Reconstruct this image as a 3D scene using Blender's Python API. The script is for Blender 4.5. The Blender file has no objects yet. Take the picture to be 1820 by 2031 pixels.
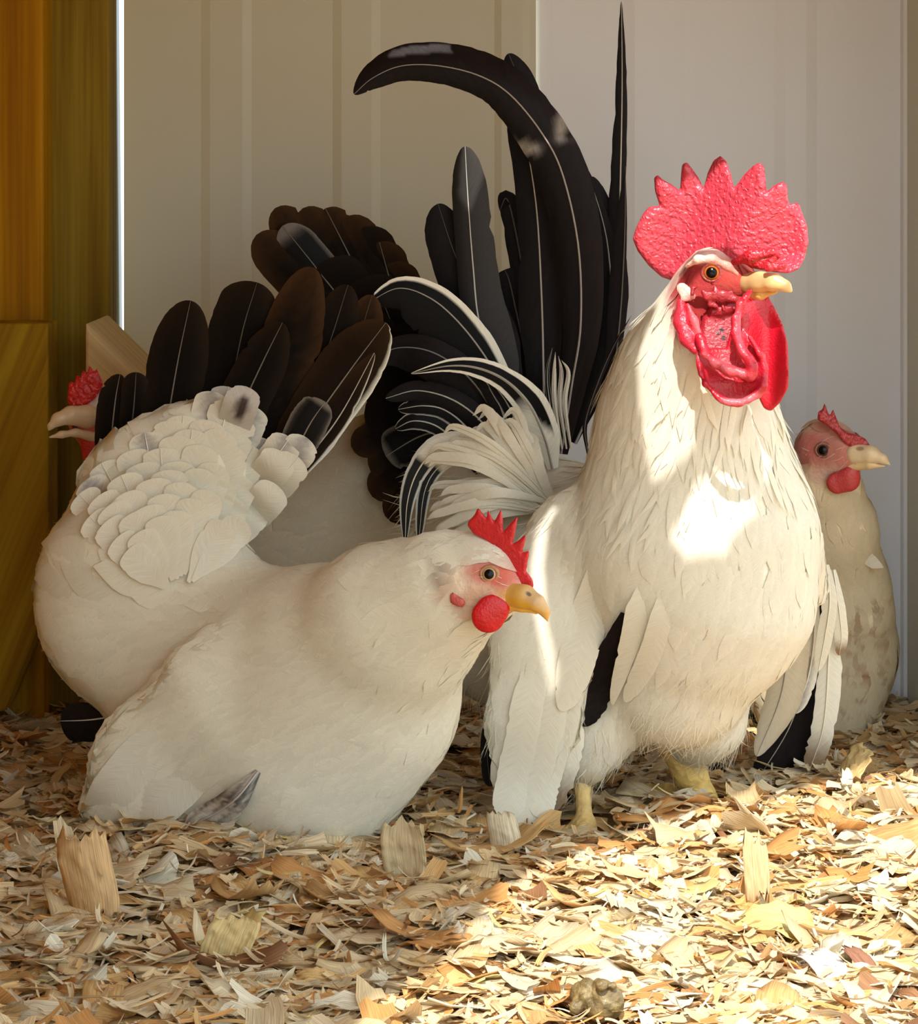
import bpy, math, random
import numpy as np
from mathutils import Vector
from mathutils.bvhtree import BVHTree

# ------------------------------------------------------------------ camera
F, HC, YH = 5200.0, 0.32, 370.0          # focal length and horizon for the 1820x2031 frame
scn = bpy.context.scene
COL = scn.collection
cam_d = bpy.data.cameras.new('camera'); cam = bpy.data.objects.new('camera', cam_d); COL.objects.link(cam)
cam.location = (0, 0, HC); cam.rotation_euler = (math.pi/2, 0, 0)
cam_d.sensor_fit = 'HORIZONTAL'; cam_d.sensor_width = 36.0; cam_d.lens = 36.0*F/1820
cam_d.shift_y = -(1015.5-YH)/1820; cam_d.clip_start = 0.02
scn.camera = cam
# ------------------------------------------------------------------ light
w = bpy.data.worlds.new('world'); scn.world = w; w.use_nodes = True
bg = w.node_tree.nodes['Background']; bg.inputs[0].default_value = (0.83, 0.965, 1.03, 1); bg.inputs[1].default_value = 2.55
SUN = Vector((0.04, 0.6, -0.75))
sd = bpy.data.lights.new('sun', 'SUN'); so = bpy.data.objects.new('sun', sd); COL.objects.link(so)
so.rotation_euler = SUN.to_track_quat('-Z', 'Y').to_euler(); so.location = (0.5, -1, 2)
sd.energy = 7.0; sd.angle = math.radians(0.6); sd.color = (1.0, 0.95, 0.88)
vs = scn.view_settings; vs.view_transform = 'Standard'; vs.look = 'None'; vs.gamma = 1.0; vs.use_curve_mapping = False
vs.exposure = 0.0
scn.cycles.use_denoising = True
scn.cycles.max_bounces = 7; scn.cycles.diffuse_bounces = 4; scn.cycles.caustics_reflective = False; scn.cycles.caustics_refractive = False

# ------------------------------------------------------------------ helpers
def P(px, py, z):
    return Vector(((px-910)*z/F, z, HC-(py-YH)*z/F))
def FL(px, py):                     # the floor point seen at a pixel
    return P(px, py, F*HC/(py-YH))
def toPx(co):
    co = np.asarray(co); return 910+co[:, 0]*F/co[:, 1], YH+(HC-co[:, 2])*F/co[:, 1]
rng = np.random.default_rng(7); random.seed(7)

def mesh_obj(name, V, faces, mat, parent=None, col=None, uv=None, smooth=True, normals=None):
    me = bpy.data.meshes.new(name)
    V = np.asarray(V, dtype=np.float64)
    if isinstance(faces, np.ndarray):
        n, k = faces.shape
        me.vertices.add(len(V)); me.vertices.foreach_set('co', V.ravel())
        me.loops.add(n*k); me.loops.foreach_set('vertex_index', faces.ravel().astype(np.int32))
        me.polygons.add(n); me.polygons.foreach_set('loop_start', (np.arange(n)*k).astype(np.int32))
        try: me.polygons.foreach_set('loop_total', np.full(n, k, dtype=np.int32))
        except Exception: pass
        me.update(calc_edges=True); me.validate()
    else:
        me.from_pydata([tuple(v) for v in V], [], faces); me.update()
    if smooth: me.polygons.foreach_set('use_smooth', np.ones(len(me.polygons), dtype=bool))
    if col is not None:
        a = me.color_attributes.new('Col', 'FLOAT_COLOR', 'POINT')
        c = np.ones((len(V), 4)); c[:, :3] = col; a.data.foreach_set('color', c.ravel())
    if uv is not None:
        l = me.uv_layers.new(name='UVMap'); li = np.empty(len(me.loops), dtype=np.int32); me.loops.foreach_get('vertex_index', li)
        l.data.foreach_set('uv', np.asarray(uv)[li].ravel())
    if normals is not None:
        me.normals_split_custom_set_from_vertices([tuple(x) for x in normals])
    if mat: me.materials.append(mat)
    o = bpy.data.objects.new(name, me); COL.objects.link(o)
    if parent is not None: o.parent = parent
    return o

def struct(o):
    o['kind'] = 'structure'; return o
def tag(o, label, cat, group=None, kind=None):
    o['label'] = label; o['category'] = cat
    if group: o['group'] = group
    if kind: o['kind'] = kind
    return o
def root(name, loc, label, cat):
    e = bpy.data.objects.new(name, None); COL.objects.link(e); e.location = loc; e.empty_display_size = .02
    return tag(e, label, cat)
def adopt(e, o):
    """parent to an empty and keep the world position"""
    o.parent = e; o.location = tuple(-Vector(e.location)); return o

# ------------------------------------------------------------------ materials
def newmat(name):
    m = bpy.data.materials.new(name); m.use_nodes = True
    nt = m.node_tree; return m, nt, nt.nodes['Principled BSDF'], nt.nodes['Material Output']
def L(nt, a, b): nt.links.new(a, b)
def N(nt, t, **k):
    n = nt.nodes.new(t)
    for a, v in k.items(): setattr(n, a, v)
    return n

def mat_feather(name, rough=.5, trans=.12, barb=.25, sheen=.0, freq=85, spec=.35, lo=.80):
    m, nt, b, out = newmat(name)
    at = N(nt, 'ShaderNodeAttribute', attribute_name='Col')
    uv = N(nt, 'ShaderNodeUVMap')
    sx = N(nt, 'ShaderNodeSeparateXYZ'); L(nt, uv.outputs[0], sx.inputs[0])
    ab = N(nt, 'ShaderNodeMath', operation='ABSOLUTE'); L(nt, sx.outputs[0], ab.inputs[0])
    m1 = N(nt, 'ShaderNodeMath', operation='MULTIPLY_ADD'); L(nt, ab.outputs[0], m1.inputs[0]); m1.inputs[1].default_value = -.8; L(nt, sx.outputs[1], m1.inputs[2])
    cx = N(nt, 'ShaderNodeCombineXYZ'); L(nt, m1.outputs[0], cx.inputs[0]); 
    sc = N(nt, 'ShaderNodeMath', operation='MULTIPLY'); L(nt, sx.outputs[0], sc.inputs[0]); sc.inputs[1].default_value = .05; L(nt, sc.outputs[0], cx.inputs[1])
    nz = N(nt, 'ShaderNodeTexNoise'); nz.inputs['Scale'].default_value = freq; nz.inputs['Detail'].default_value = 3; L(nt, cx.outputs[0], nz.inputs['Vector'])
    bp = N(nt, 'ShaderNodeBump'); bp.inputs['Strength'].default_value = barb; bp.inputs['Distance'].default_value = .0008; L(nt, nz.outputs['Fac'], bp.inputs['Height'])
    L(nt, bp.outputs[0], b.inputs['Normal'])
    mr = N(nt, 'ShaderNodeMapRange'); mr.inputs['From Min'].default_value = .3; mr.inputs['From Max'].default_value = .7; mr.inputs['To Min'].default_value = lo; mr.inputs['To Max'].default_value = 1.08
    L(nt, nz.outputs['Fac'], mr.inputs['Value'])
    mx = N(nt, 'ShaderNodeVectorMath', operation='SCALE'); L(nt, at.outputs['Color'], mx.inputs[0]); L(nt, mr.outputs[0], mx.inputs['Scale'])
    L(nt, mx.outputs[0], b.inputs['Base Color']); b.inputs['Roughness'].default_value = rough
    b.inputs['Specular IOR Level'].default_value = spec
    if sheen: b.inputs['Sheen Weight'].default_value = sheen
    tr = N(nt, 'ShaderNodeBsdfTranslucent'); L(nt, mx.outputs[0], tr.inputs[0])
    ms = N(nt, 'ShaderNodeMixShader'); ms.inputs[0].default_value = trans
    L(nt, b.outputs[0], ms.inputs[1]); L(nt, tr.outputs[0], ms.inputs[2]); L(nt, ms.outputs[0], out.inputs[0])
    return m
M_WHITE = mat_feather('white_feather', .6, .25, .13, lo=.90)
M_DARK = mat_feather('dark_feather', .42, .02, .2, spec=.07)
M_HEN = mat_feather('matte_dark_feather', .7, .03, .25, spec=.05)

def mat_attr(name, rough, bump=None, spec=.4, sss=0, coat=0, mottled=0):
    m, nt, b, out = newmat(name)
    at = N(nt, 'ShaderNodeAttribute', attribute_name='Col')
    src = at.outputs['Color']
    tc = N(nt, 'ShaderNodeTexCoord')
    if mottled:
        n2 = N(nt, 'ShaderNodeTexNoise'); n2.inputs['Scale'].default_value = 260; n2.inputs['Detail'].default_value = 5; L(nt, tc.outputs['Object'], n2.inputs['Vector'])
        mr = N(nt, 'ShaderNodeMapRange'); mr.inputs['From Min'].default_value = .3; mr.inputs['From Max'].default_value = .7
        mr.inputs['To Min'].default_value = 1-mottled; mr.inputs['To Max'].default_value = 1+mottled; L(nt, n2.outputs['Fac'], mr.inputs['Value'])
        mx = N(nt, 'ShaderNodeVectorMath', operation='SCALE'); L(nt, src, mx.inputs[0]); L(nt, mr.outputs[0], mx.inputs['Scale']); src = mx.outputs[0]
    L(nt, src, b.inputs['Base Color'])
    b.inputs['Roughness'].default_value = rough; b.inputs['Specular IOR Level'].default_value = spec
    b.inputs['Coat Weight'].default_value = coat; b.inputs['Coat Roughness'].default_value = .12
    if sss:
        b.inputs['Subsurface Weight'].default_value = sss; b.inputs['Subsurface Scale'].default_value = .003; b.inputs['Subsurface Radius'].default_value = (1, .25, .15)
    if bump:
        kind, scale, stren, dist = bump
        if kind == 'v':
            t = N(nt, 'ShaderNodeTexVoronoi', feature='SMOOTH_F1'); t.inputs['Scale'].default_value = scale; o = t.outputs['Distance']
            inv = N(nt, 'ShaderNodeMath', operation='SUBTRACT'); inv.inputs[0].default_value = 1; L(nt, o, inv.inputs[1]); o = inv.outputs[0]
            nn = N(nt, 'ShaderNodeTexNoise'); nn.inputs['Scale'].default_value = scale*.6; L(nt, tc.outputs['Object'], nn.inputs['Vector'])
            ad = N(nt, 'ShaderNodeVectorMath', operation='MULTIPLY_ADD'); L(nt, nn.outputs['Color'], ad.inputs[0]); ad.inputs[1].default_value = (.004, .004, .004); L(nt, tc.outputs['Object'], ad.inputs[2])
            L(nt, ad.outputs[0], t.inputs['Vector'])
        else:
            t = N(nt, 'ShaderNodeTexNoise'); t.inputs['Scale'].default_value = scale; t.inputs['Detail'].default_value = 5; o = t.outputs['Fac']
            L(nt, tc.outputs['Object'], t.inputs['Vector'])
        bp = N(nt, 'ShaderNodeBump'); bp.inputs['Strength'].default_value = stren; bp.inputs['Distance'].default_value = dist
        L(nt, o, bp.inputs['Height']); L(nt, bp.outputs[0], b.inputs['Normal'])
    return m
M_BODY = mat_attr('down_and_skin', .75, ('n', 420, .35, .002), .25)
M_COMB = mat_attr('comb_skin', .38, ('v', 520, .75, .0016), .5, .25, .15, .12)
M_RED = mat_attr('wattle_skin', .42, ('v', 700, .35, .001), .45, .25, .08, .1)
M_BEAK = mat_attr('beak_horn', .35, ('n', 120, .15, .001), .5, .1, .1, .05)
M_EYE = mat_attr('eye_gloss', .2, None, .2, 0, .06)
M_LEG = mat_attr('scaly_skin', .55, ('v', 380, .6, .0012), .35, 0, 0, .15)
M_SHAFT = mat_attr('feather_shaft', .4, None, .4)
M_DROP = mat_attr('dropping_clay', .55, ('n', 260, .8, .003), .5, 0, .1, .35)

def mat_shaving():
    m, nt, b, out = newmat('pine_shaving')
    at = N(nt, 'ShaderNodeAttribute', attribute_name='Col'); uv = N(nt, 'ShaderNodeUVMap')
    mp = N(nt, 'ShaderNodeMapping'); mp.inputs['Scale'].default_value = (1.2, 34, 1); L(nt, uv.outputs[0], mp.inputs[0])
    nz = N(nt, 'ShaderNodeTexNoise'); nz.inputs['Scale'].default_value = 1.0; nz.inputs['Detail'].default_value = 4; L(nt, mp.outputs[0], nz.inputs['Vector'])
    mr = N(nt, 'ShaderNodeMapRange'); mr.inputs['From Min'].default_value = .3; mr.inputs['From Max'].default_value = .7; mr.inputs['To Min'].default_value = .60; mr.inputs['To Max'].default_value = 1.12
    L(nt, nz.outputs['Fac'], mr.inputs['Value'])
    mx = N(nt, 'ShaderNodeVectorMath', operation='SCALE'); L(nt, at.outputs['Color'], mx.inputs[0]); L(nt, mr.outputs[0], mx.inputs['Scale'])
    L(nt, mx.outputs[0], b.inputs['Base Color']); b.inputs['Roughness'].default_value = .7; b.inputs['Specular IOR Level'].default_value = .25
    bp = N(nt, 'ShaderNodeBump'); bp.inputs['Strength'].default_value = .35; bp.inputs['Distance'].default_value = .0006; L(nt, nz.outputs['Fac'], bp.inputs['Height']); L(nt, bp.outputs[0], b.inputs['Normal'])
    tr = N(nt, 'ShaderNodeBsdfTranslucent'); L(nt, mx.outputs[0], tr.inputs[0])
    ms = N(nt, 'ShaderNodeMixShader'); ms.inputs[0].default_value = .22
    L(nt, b.outputs[0], ms.inputs[1]); L(nt, tr.outputs[0], ms.inputs[2]); L(nt, ms.outputs[0], out.inputs[0])
    return m
M_SHAV = mat_shaving()

def mat_wood(name, c1, c2, c3, rot=(0, 0, 0), scale=1.0):
    m, nt, b, out = newmat(name)
    tc = N(nt, 'ShaderNodeTexCoord'); mp = N(nt, 'ShaderNodeMapping'); mp.inputs['Rotation'].default_value = rot
    L(nt, tc.outputs['Object'], mp.inputs[0])
    mp2 = N(nt, 'ShaderNodeMapping'); mp2.inputs['Scale'].default_value = (60*scale, 60*scale, 2.2*scale); L(nt, mp.outputs[0], mp2.inputs[0])
    n1 = N(nt, 'ShaderNodeTexNoise'); n1.inputs['Scale'].default_value = 1; n1.inputs['Detail'].default_value = 3; n1.inputs['Distortion'].default_value = .6; L(nt, mp2.outputs[0], n1.inputs['Vector'])
    mp3 = N(nt, 'ShaderNodeMapping'); mp3.inputs['Scale'].default_value = (420, 420, 8); L(nt, mp.outputs[0], mp3.inputs[0])
    n2 = N(nt, 'ShaderNodeTexNoise'); n2.inputs['Scale'].default_value = 1; n2.inputs['Detail'].default_value = 4; L(nt, mp3.outputs[0], n2.inputs['Vector'])
    r = N(nt, 'ShaderNodeValToRGB'); e = r.color_ramp.elements
    e[0].position = .33; e[0].color = (*c1, 1); e[1].position = .66; e[1].color = (*c3, 1); q = e.new(.5); q.color = (*c2, 1)
    L(nt, n1.outputs['Fac'], r.inputs[0])
    mr = N(nt, 'ShaderNodeMapRange'); mr.inputs['From Min'].default_value = .3; mr.inputs['From Max'].default_value = .7; mr.inputs['To Min'].default_value = .82; mr.inputs['To Max'].default_value = 1.12; L(nt, n2.outputs['Fac'], mr.inputs['Value'])
    mx = N(nt, 'ShaderNodeVectorMath', operation='SCALE'); L(nt, r.outputs[0], mx.inputs[0]); L(nt, mr.outputs[0], mx.inputs['Scale'])
    L(nt, mx.outputs[0], b.inputs['Base Color']); b.inputs['Roughness'].default_value = .6; b.inputs['Specular IOR Level'].default_value = .12
    bp = N(nt, 'ShaderNodeBump'); bp.inputs['Strength'].default_value = .2; bp.inputs['Distance'].default_value = .001; L(nt, n2.outputs['Fac'], bp.inputs['Height']); L(nt, bp.outputs[0], b.inputs['Normal'])
    return m
M_POST = mat_wood('treated_pine', (.12, .066, .003), (.21, .125, .007), (.27, .18, .016))
M_JAMB = mat_wood('orange_pine', (.30, .12, .001), (.42, .19, .002), (.46, .235, .006))
M_BRACE = mat_wood('brace_pine', (.18, .085, .002), (.32, .17, .004), (.38, .23, .010), rot=(0, math.radians(-22), 0))
M_BLOCK = mat_wood('pale_pine', (.42, .25, .08), (.58, .40, .17), (.66, .48, .24), rot=(0, math.radians(46), 0))
M_BLOCKER = mat_wood('blocker_plywood', (.30, .2, .1), (.42, .3, .17), (.5, .37, .22), rot=(0, math.radians(90), 0))

def mat_wall(name, c):
    m, nt, b, out = newmat(name)
    tc = N(nt, 'ShaderNodeTexCoord')
    n1 = N(nt, 'ShaderNodeTexNoise'); n1.inputs['Scale'].default_value = 7; n1.inputs['Detail'].default_value = 4; L(nt, tc.outputs['Object'], n1.inputs['Vector'])
    mr = N(nt, 'ShaderNodeMapRange'); mr.inputs['To Min'].default_value = .93; mr.inputs['To Max'].default_value = 1.05; L(nt, n1.outputs['Fac'], mr.inputs['Value'])
    mx = N(nt, 'ShaderNodeVectorMath', operation='SCALE'); mx.inputs[0].default_value = c; L(nt, mr.outputs[0], mx.inputs['Scale'])
    L(nt, mx.outputs[0], b.inputs['Base Color']); b.inputs['Roughness'].default_value = .42; b.inputs['Specular IOR Level'].default_value = .5
    return m
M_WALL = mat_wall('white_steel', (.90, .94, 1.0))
M_WALLW = mat_wall('warm_tint_steel', (.62, .595, .455))  # warm bounce light on the left panel is put into this colour

# ------------------------------------------------------------------ structure
ZW = 1.62
def extr_profile(name, pts, z0, z1, mat):
    """vertical sheet: pts = [(X, Y)] swept from z0 to z1"""
    V = [(x, y, z0) for x, y in pts]+[(x, y, z1) for x, y in pts]; n = len(pts)
    return mesh_obj(name, V, [(i, i+1, n+i+1, n+i) for i in range(n-1)], mat, smooth=False)
def wall_pts(x0, x1, ribs, zoff=0, h=.0035):
    g = lambda px: (px-910)*ZW/F
    pts = [(g(x0), ZW+zoff)]
    for a, b, s in ribs:
        pts += [(g(a), ZW+zoff), (g(a+s), ZW+zoff-h), (g(b-s), ZW+zoff-h), (g(b), ZW+zoff)]
    pts.append((g(x1), ZW+zoff)); return pts
def slab(name, pts, z0, z1, mat, t=.0012):
    """folded sheet with thickness, built as a closed band"""
    n = len(pts); q = [(x, y) for x, y in pts]+[(x, y+t) for x, y in reversed(pts)]
    V = [(x, y, z0) for x, y in q]+[(x, y, z1) for x, y in q]; m = len(q)
    Fc = [(i, (i+1) % m, m+(i+1) % m, m+i) for i in range(m)]
    Fc += [(i, m-1-i, m-2-i, i+1) for i in range(n-1)]+[(m+i+1, m+m-2-i, m+m-1-i, m+i) for i in range(n-1)]
    return mesh_obj(name, V, Fc, mat, smooth=False)
struct(slab('wall_back', wall_pts(1055, 1792, [(1064, 1098, 7), (1236, 1358, 22), (1535, 1620, 22)], 0, .0013), -.01, .62, M_WALL))
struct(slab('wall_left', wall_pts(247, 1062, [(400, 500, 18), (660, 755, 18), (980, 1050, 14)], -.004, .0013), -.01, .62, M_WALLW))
xr = (1792-910)*ZW/F
def boxm(name, x0, x1, y0, y1, z0, z1, mat):
    V = [(x, y, z) for z in (z0, z1) for x, y in ((x0, y0), (x1, y0), (x1, y1), (x0, y1))]
    return mesh_obj(name, V, [(0, 3, 2, 1), (4, 5, 6, 7), (0, 1, 5, 4), (1, 2, 6, 5), (2, 3, 7, 6), (3, 0, 4, 7)], mat, smooth=False)
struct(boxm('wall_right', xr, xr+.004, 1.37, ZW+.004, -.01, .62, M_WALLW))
struct(boxm('trim_2', xr-.0022, xr, ZW-.012, ZW, -.01, .62, M_WALL))

def prism(name, poly, zf, zb, mat, parent=None):
    """poly of pixel points seen at depth zf, extruded straight back to zb"""
    A = [P(x, y, zf) for x, y in poly]; B = [Vector((a.x, zb, a.z)) for a in A]; n = len(A)
    Fc = [tuple(range(n)), tuple(range(2*n-1, n-1, -1))]+[(i, n+i, n+(i+1) % n, (i+1) % n) for i in range(n)]
    o = mesh_obj(name, A+B, Fc, mat, parent, smooth=False)
    bv = o.modifiers.new('bevel', 'BEVEL'); bv.width = .0016; bv.segments = 2; bv.limit_method = 'ANGLE'
    return o
floor = None
# post, jamb, braces
p = prism('wooden_post', [(92, -260), (217, -260), (217, 1462), (92, 1462)], 1.56, 1.592, M_POST); tag(p, 'yellow-green treated pine post standing at the corner behind the hens', 'post')
p = prism('vertical_board', [(-420, -260), (86, -260), (86, 1490), (-420, 1490)], 1.53, 1.60, M_JAMB); tag(p, 'orange-brown vertical pine board beside the post, behind the slanted brace', 'board')
p = prism('slanted_brace', [(-420, 641), (96, 641), (96, 1195), (10, 1410), (-420, 1490)], 1.49, 1.526, M_BRACE); tag(p, 'broad pine brace with slanted grain leaning against the post', 'brace')
p = prism('gap_trim', [(205, -260), (228, -260), (237, 668), (250, 1450), (205, 1450)], 1.64, 1.655, mat_wall('dark_trim', (.07, .075, .06))); struct(p); p.name = 'trim_1'
# short diagonal brace behind the tail: a box with its long top face seen from above
A = [P(168, 641, 1.475), P(300, 770, 1.475), P(300, 880, 1.475), P(168, 760, 1.475)]
B = [P(213, 621, 1.53), P(345, 752, 1.53), P(345, 860, 1.53), P(213, 735, 1.53)]
b = mesh_obj('diagonal_brace', A+B, [(0, 1, 2, 3), (7, 6, 5, 4), (0, 4, 5, 1), (1, 5, 6, 2), (2, 6, 7, 3), (3, 7, 4, 0)], M_BLOCK, smooth=False)
bv = b.modifiers.new('bevel', 'BEVEL'); bv.width = .002; bv.segments = 2
tag(b, 'short pale lumber brace sloping down behind the dark tail of the front hen', 'brace')
# unseen panel added left of the view to block sky light from the front
struct(boxm('sky_blocker', -1.3, -.215, .53, .55, -.01, .53, M_BLOCKER))
# side wall outside the frame on the left, made of boards
for i in range(5):
    V = []
    y0 = .78+i*.15
    bx = [(-.34, y0), (-.36, y0), (-.36, y0+.146), (-.34, y0+.146)]
    V = [(x, y, -.01) for x, y in bx]+[(x, y, .62) for x, y in bx]
    o = mesh_obj('wall_left_board', V, [(0, 3, 2, 1), (4, 5, 6, 7), (0, 1, 5, 4), (1, 2, 6, 5), (2, 3, 7, 6), (3, 0, 4, 7)], M_JAMB, smooth=False); struct(o)

# ------------------------------------------------------------------ implicit surfaces
def surface_nets(D, o, h):
    nx, ny, nz = D.shape; S = D < 0
    cnt = np.zeros((nx-1, ny-1, nz-1)); acc = np.zeros((nx-1, ny-1, nz-1, 3))
    C = [(i, j, k) for i in (0, 1) for j in (0, 1) for k in (0, 1)]
    sl = lambda c: D[c[0]:nx-1+c[0], c[1]:ny-1+c[1], c[2]:nz-1+c[2]]
    for a in C:
        for ax in range(3):
            if a[ax]: continue
            b = list(a); b[ax] = 1; Da, Db = sl(a), sl(b)
            m = (Da < 0) != (Db < 0)
            t = np.where(m, Da/np.where(m, Da-Db, 1), 0)
            cnt += m
            for q in range(3):
                acc[..., q] += m*(a[q]+(t if q == ax else 0))
    act = cnt > 0; idx = -np.ones(act.shape, dtype=np.int64); idx[act] = np.arange(act.sum())
    I = np.argwhere(act); V = (I+acc[act]/cnt[act][:, None])*h+o
    Q = []
    for ax in range(3):
        u, v = (ax+1) % 3, (ax+2) % 3
        A = np.moveaxis(S, [ax, u, v], [0, 1, 2]); X = np.moveaxis(idx, [ax, u, v], [0, 1, 2])
        e = A[:-1, 1:-1, 1:-1] != A[1:, 1:-1, 1:-1]; ii = np.argwhere(e)
        i, j, k = ii[:, 0], ii[:, 1]+1, ii[:, 2]+1
        q = np.stack([X[i, j-1, k-1], X[i, j, k-1], X[i, j, k], X[i, j-1, k]], 1)
        fl = A[i, j, k]; q[~fl] = q[~fl][:, ::-1]; Q.append(q)
    return V, np.concatenate(Q)
def smooth_v(V, Q, it=2, f=.5):
    E = np.concatenate([Q[:, [0, 1]], Q[:, [1, 2]], Q[:, [2, 3]], Q[:, [3, 0]]]); n = len(V)
    deg = np.bincount(E[:, 0], minlength=n)+np.bincount(E[:, 1], minlength=n)
    for _ in range(it):
        s = np.zeros_like(V)
        for q in range(3):
            s[:, q] = np.bincount(E[:, 0], V[E[:, 1], q], n)+np.bincount(E[:, 1], V[E[:, 0], q], n)
        V = V+(s/np.maximum(deg, 1)[:, None]-V)*f
    return V
def cap(ax, ay, az, ar, bx=None, by=None, bz=None, br=None, sq=1.0):
    """tapered capsule given in pixels and depth"""
    if bx is None: bx, by, bz, br = ax, ay, az, ar
    return ('c', np.array(P(ax, ay, az)), np.array(P(bx, by, bz)), ar*az/F, br*bz/F, sq)
def chain(pts, sq=1.0):
    return [cap(*a, *b, sq=sq) for a, b in zip(pts[:-1], pts[1:])]
def poly_plate(poly, zf, thick, rnd, bend=None):
    """rounded plate: pixel polygon at depth zf(x); thick in m"""
    return ('p', [(x, y) for x, y in poly], zf, thick, rnd, bend)
def poly_sd(px, py, poly):
    d = np.full(px.shape, 1e18); s = np.ones(px.shape); n = len(poly)
    for i in range(n):
        x1, y1 = poly[i]; x2, y2 = poly[i-1]
        ex, ey = x2-x1, y2-y1; wx, wy = px-x1, py-y1
        t = np.clip((wx*ex+wy*ey)/(ex*ex+ey*ey+1e-12), 0, 1)
        bx, by = wx-ex*t, wy-ey*t; d = np.minimum(d, bx*bx+by*by)
        c1 = py >= y1; c2 = py < y2; c3 = ex*wy > ey*wx
        f = (c1 & c2 & c3) | (~c1 & ~c2 & ~c3); s = np.where(f, -s, s)
    return s*np.sqrt(d)
def sdf_eval(prims, X, Y, Z, k):
    D = None
    for p in prims:
        if p[0] == 'c':
            _, A, B, ra, rb, sq = p
            cy = A[1]+(B[1]-A[1])*0
            ab = B-A; L2 = max(1e-12, ab@ab); px, py_, pz = X-A[0], Y-A[1], Z-A[2]
            t = np.clip((px*ab[0]+py_*ab[1]+pz*ab[2])/L2, 0, 1)
            d = np.sqrt((px-ab[0]*t)**2+((py_-ab[1]*t)/sq)**2+(pz-ab[2]*t)**2)-(ra+(rb-ra)*t)
        else:
            _, poly, zf, th, rnd, bend = p
            zz = zf
            qx = 910+X*F/zz; qy = YH+(HC-Z)*F/zz
            d2 = poly_sd(qx, qy, poly)*zz/F+rnd
            mid = zz if not bend else bend(qx, qy)
            dy = np.abs(Y-mid)-th+rnd
            d = np.sqrt(np.maximum(d2, 0)**2+np.maximum(dy, 0)**2)+np.minimum(np.maximum(d2, dy), 0)-rnd
        if D is None: D = d
        else:
            h = np.maximum(k-np.abs(D-d), 0)/k; D = np.minimum(D, d)-h*h*k*.25
    return D
def sdf_mesh(prims, k=.006, h=.0024, it=2, wobble=0):
    lo = np.full(3, 1e9); hi = -lo
    for p in prims:
        if p[0] == 'c':
            r = max(p[3], p[4])*max(1, p[5])
            lo = np.minimum(lo, np.minimum(p[1], p[2])-r); hi = np.maximum(hi, np.maximum(p[1], p[2])+r)
        else:
            zz = p[2]
            xs = [(x-910)*zz/F for x, y in p[1]]; zs = [HC-(y-YH)*zz/F for x, y in p[1]]
            ys = [zz-.05, zz+.05] if p[5] else [zz-p[3]-.001, zz+p[3]+.001]
            lo = np.minimum(lo, [min(xs), ys[0], min(zs)]); hi = np.maximum(hi, [max(xs), ys[1], max(zs)])
    lo = lo-3*h; hi = hi+3*h
    g = [np.arange(lo[i], hi[i]+h, h) for i in range(3)]
    X, Y, Z = np.meshgrid(*g, indexing='ij', sparse=True)
    D = sdf_eval(prims, X, Y, Z, k)
    if wobble: D = D+wobble*(np.sin(X*170+Z*60)*np.sin(Z*150+Y*90)*np.sin(Y*140-X*70))
    V, Q = surface_nets(D, lo, h)
    return smooth_v(V, Q, it), Q
def vnormals(V, Q):
    a, b, c, d = (V[Q[:, i]] for i in range(4)); n = np.cross(c-a, d-b); nn = np.zeros_like(V)
    for i in range(4): 
        for q in range(3): nn[:, q] += np.bincount(Q[:, i], n[:, q], len(V))
    return nn/np.maximum(1e-12, np.linalg.norm(nn, axis=1))[:, None]
def paint(V, base, blobs):
    """blobs: (px,py,rx,ry,rotdeg,soft,color,amount) soft colour patches"""
    c = np.tile(np.array(base, float), (len(V), 1)); x, y = toPx(V)
    for (bx, by, rx, ry, rot, soft, colr, amt) in blobs:
        a = math.radians(rot); u = ((x-bx)*math.cos(a)+(y-by)*math.sin(a))/rx; v = (-(x-bx)*math.sin(a)+(y-by)*math.cos(a))/ry
        m = np.clip((1-np.sqrt(u*u+v*v))/soft+.5, 0, 1)*amt
        c = c*(1-m[:, None])+np.array(colr)*m[:, None]
    return c
class Body:
    def __init__(s, name, prims, k, h, base, blobs, parent, mat=M_BODY, it=2, wobble=0):
        s.V, s.Q = sdf_mesh(prims, k, h, it, wobble); s.col = paint(s.V, base, blobs)
        s.o = adopt(parent, mesh_obj(name, s.V, s.Q, mat, col=s.col))
        s.Nn = vnormals(s.V, s.Q); s.bvh = BVHTree.FromPolygons([tuple(v) for v in s.V], s.Q.tolist())
        if (s.Nn[:, 1]*(s.V[:, 1]-s.V[:, 1].mean())).mean() < 0: s.Nn = -s.Nn
    def hit(s, px, py):
        d = (P(px, py, 1.0)-Vector((0, 0, HC))).normalized()
        r = s.bvh.ray_cast(Vector((0, 0, HC)), d)
        return (r[0], r[1] if r[1].dot(d) < 0 else -r[1]) if r[0] else (None, None)

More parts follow.
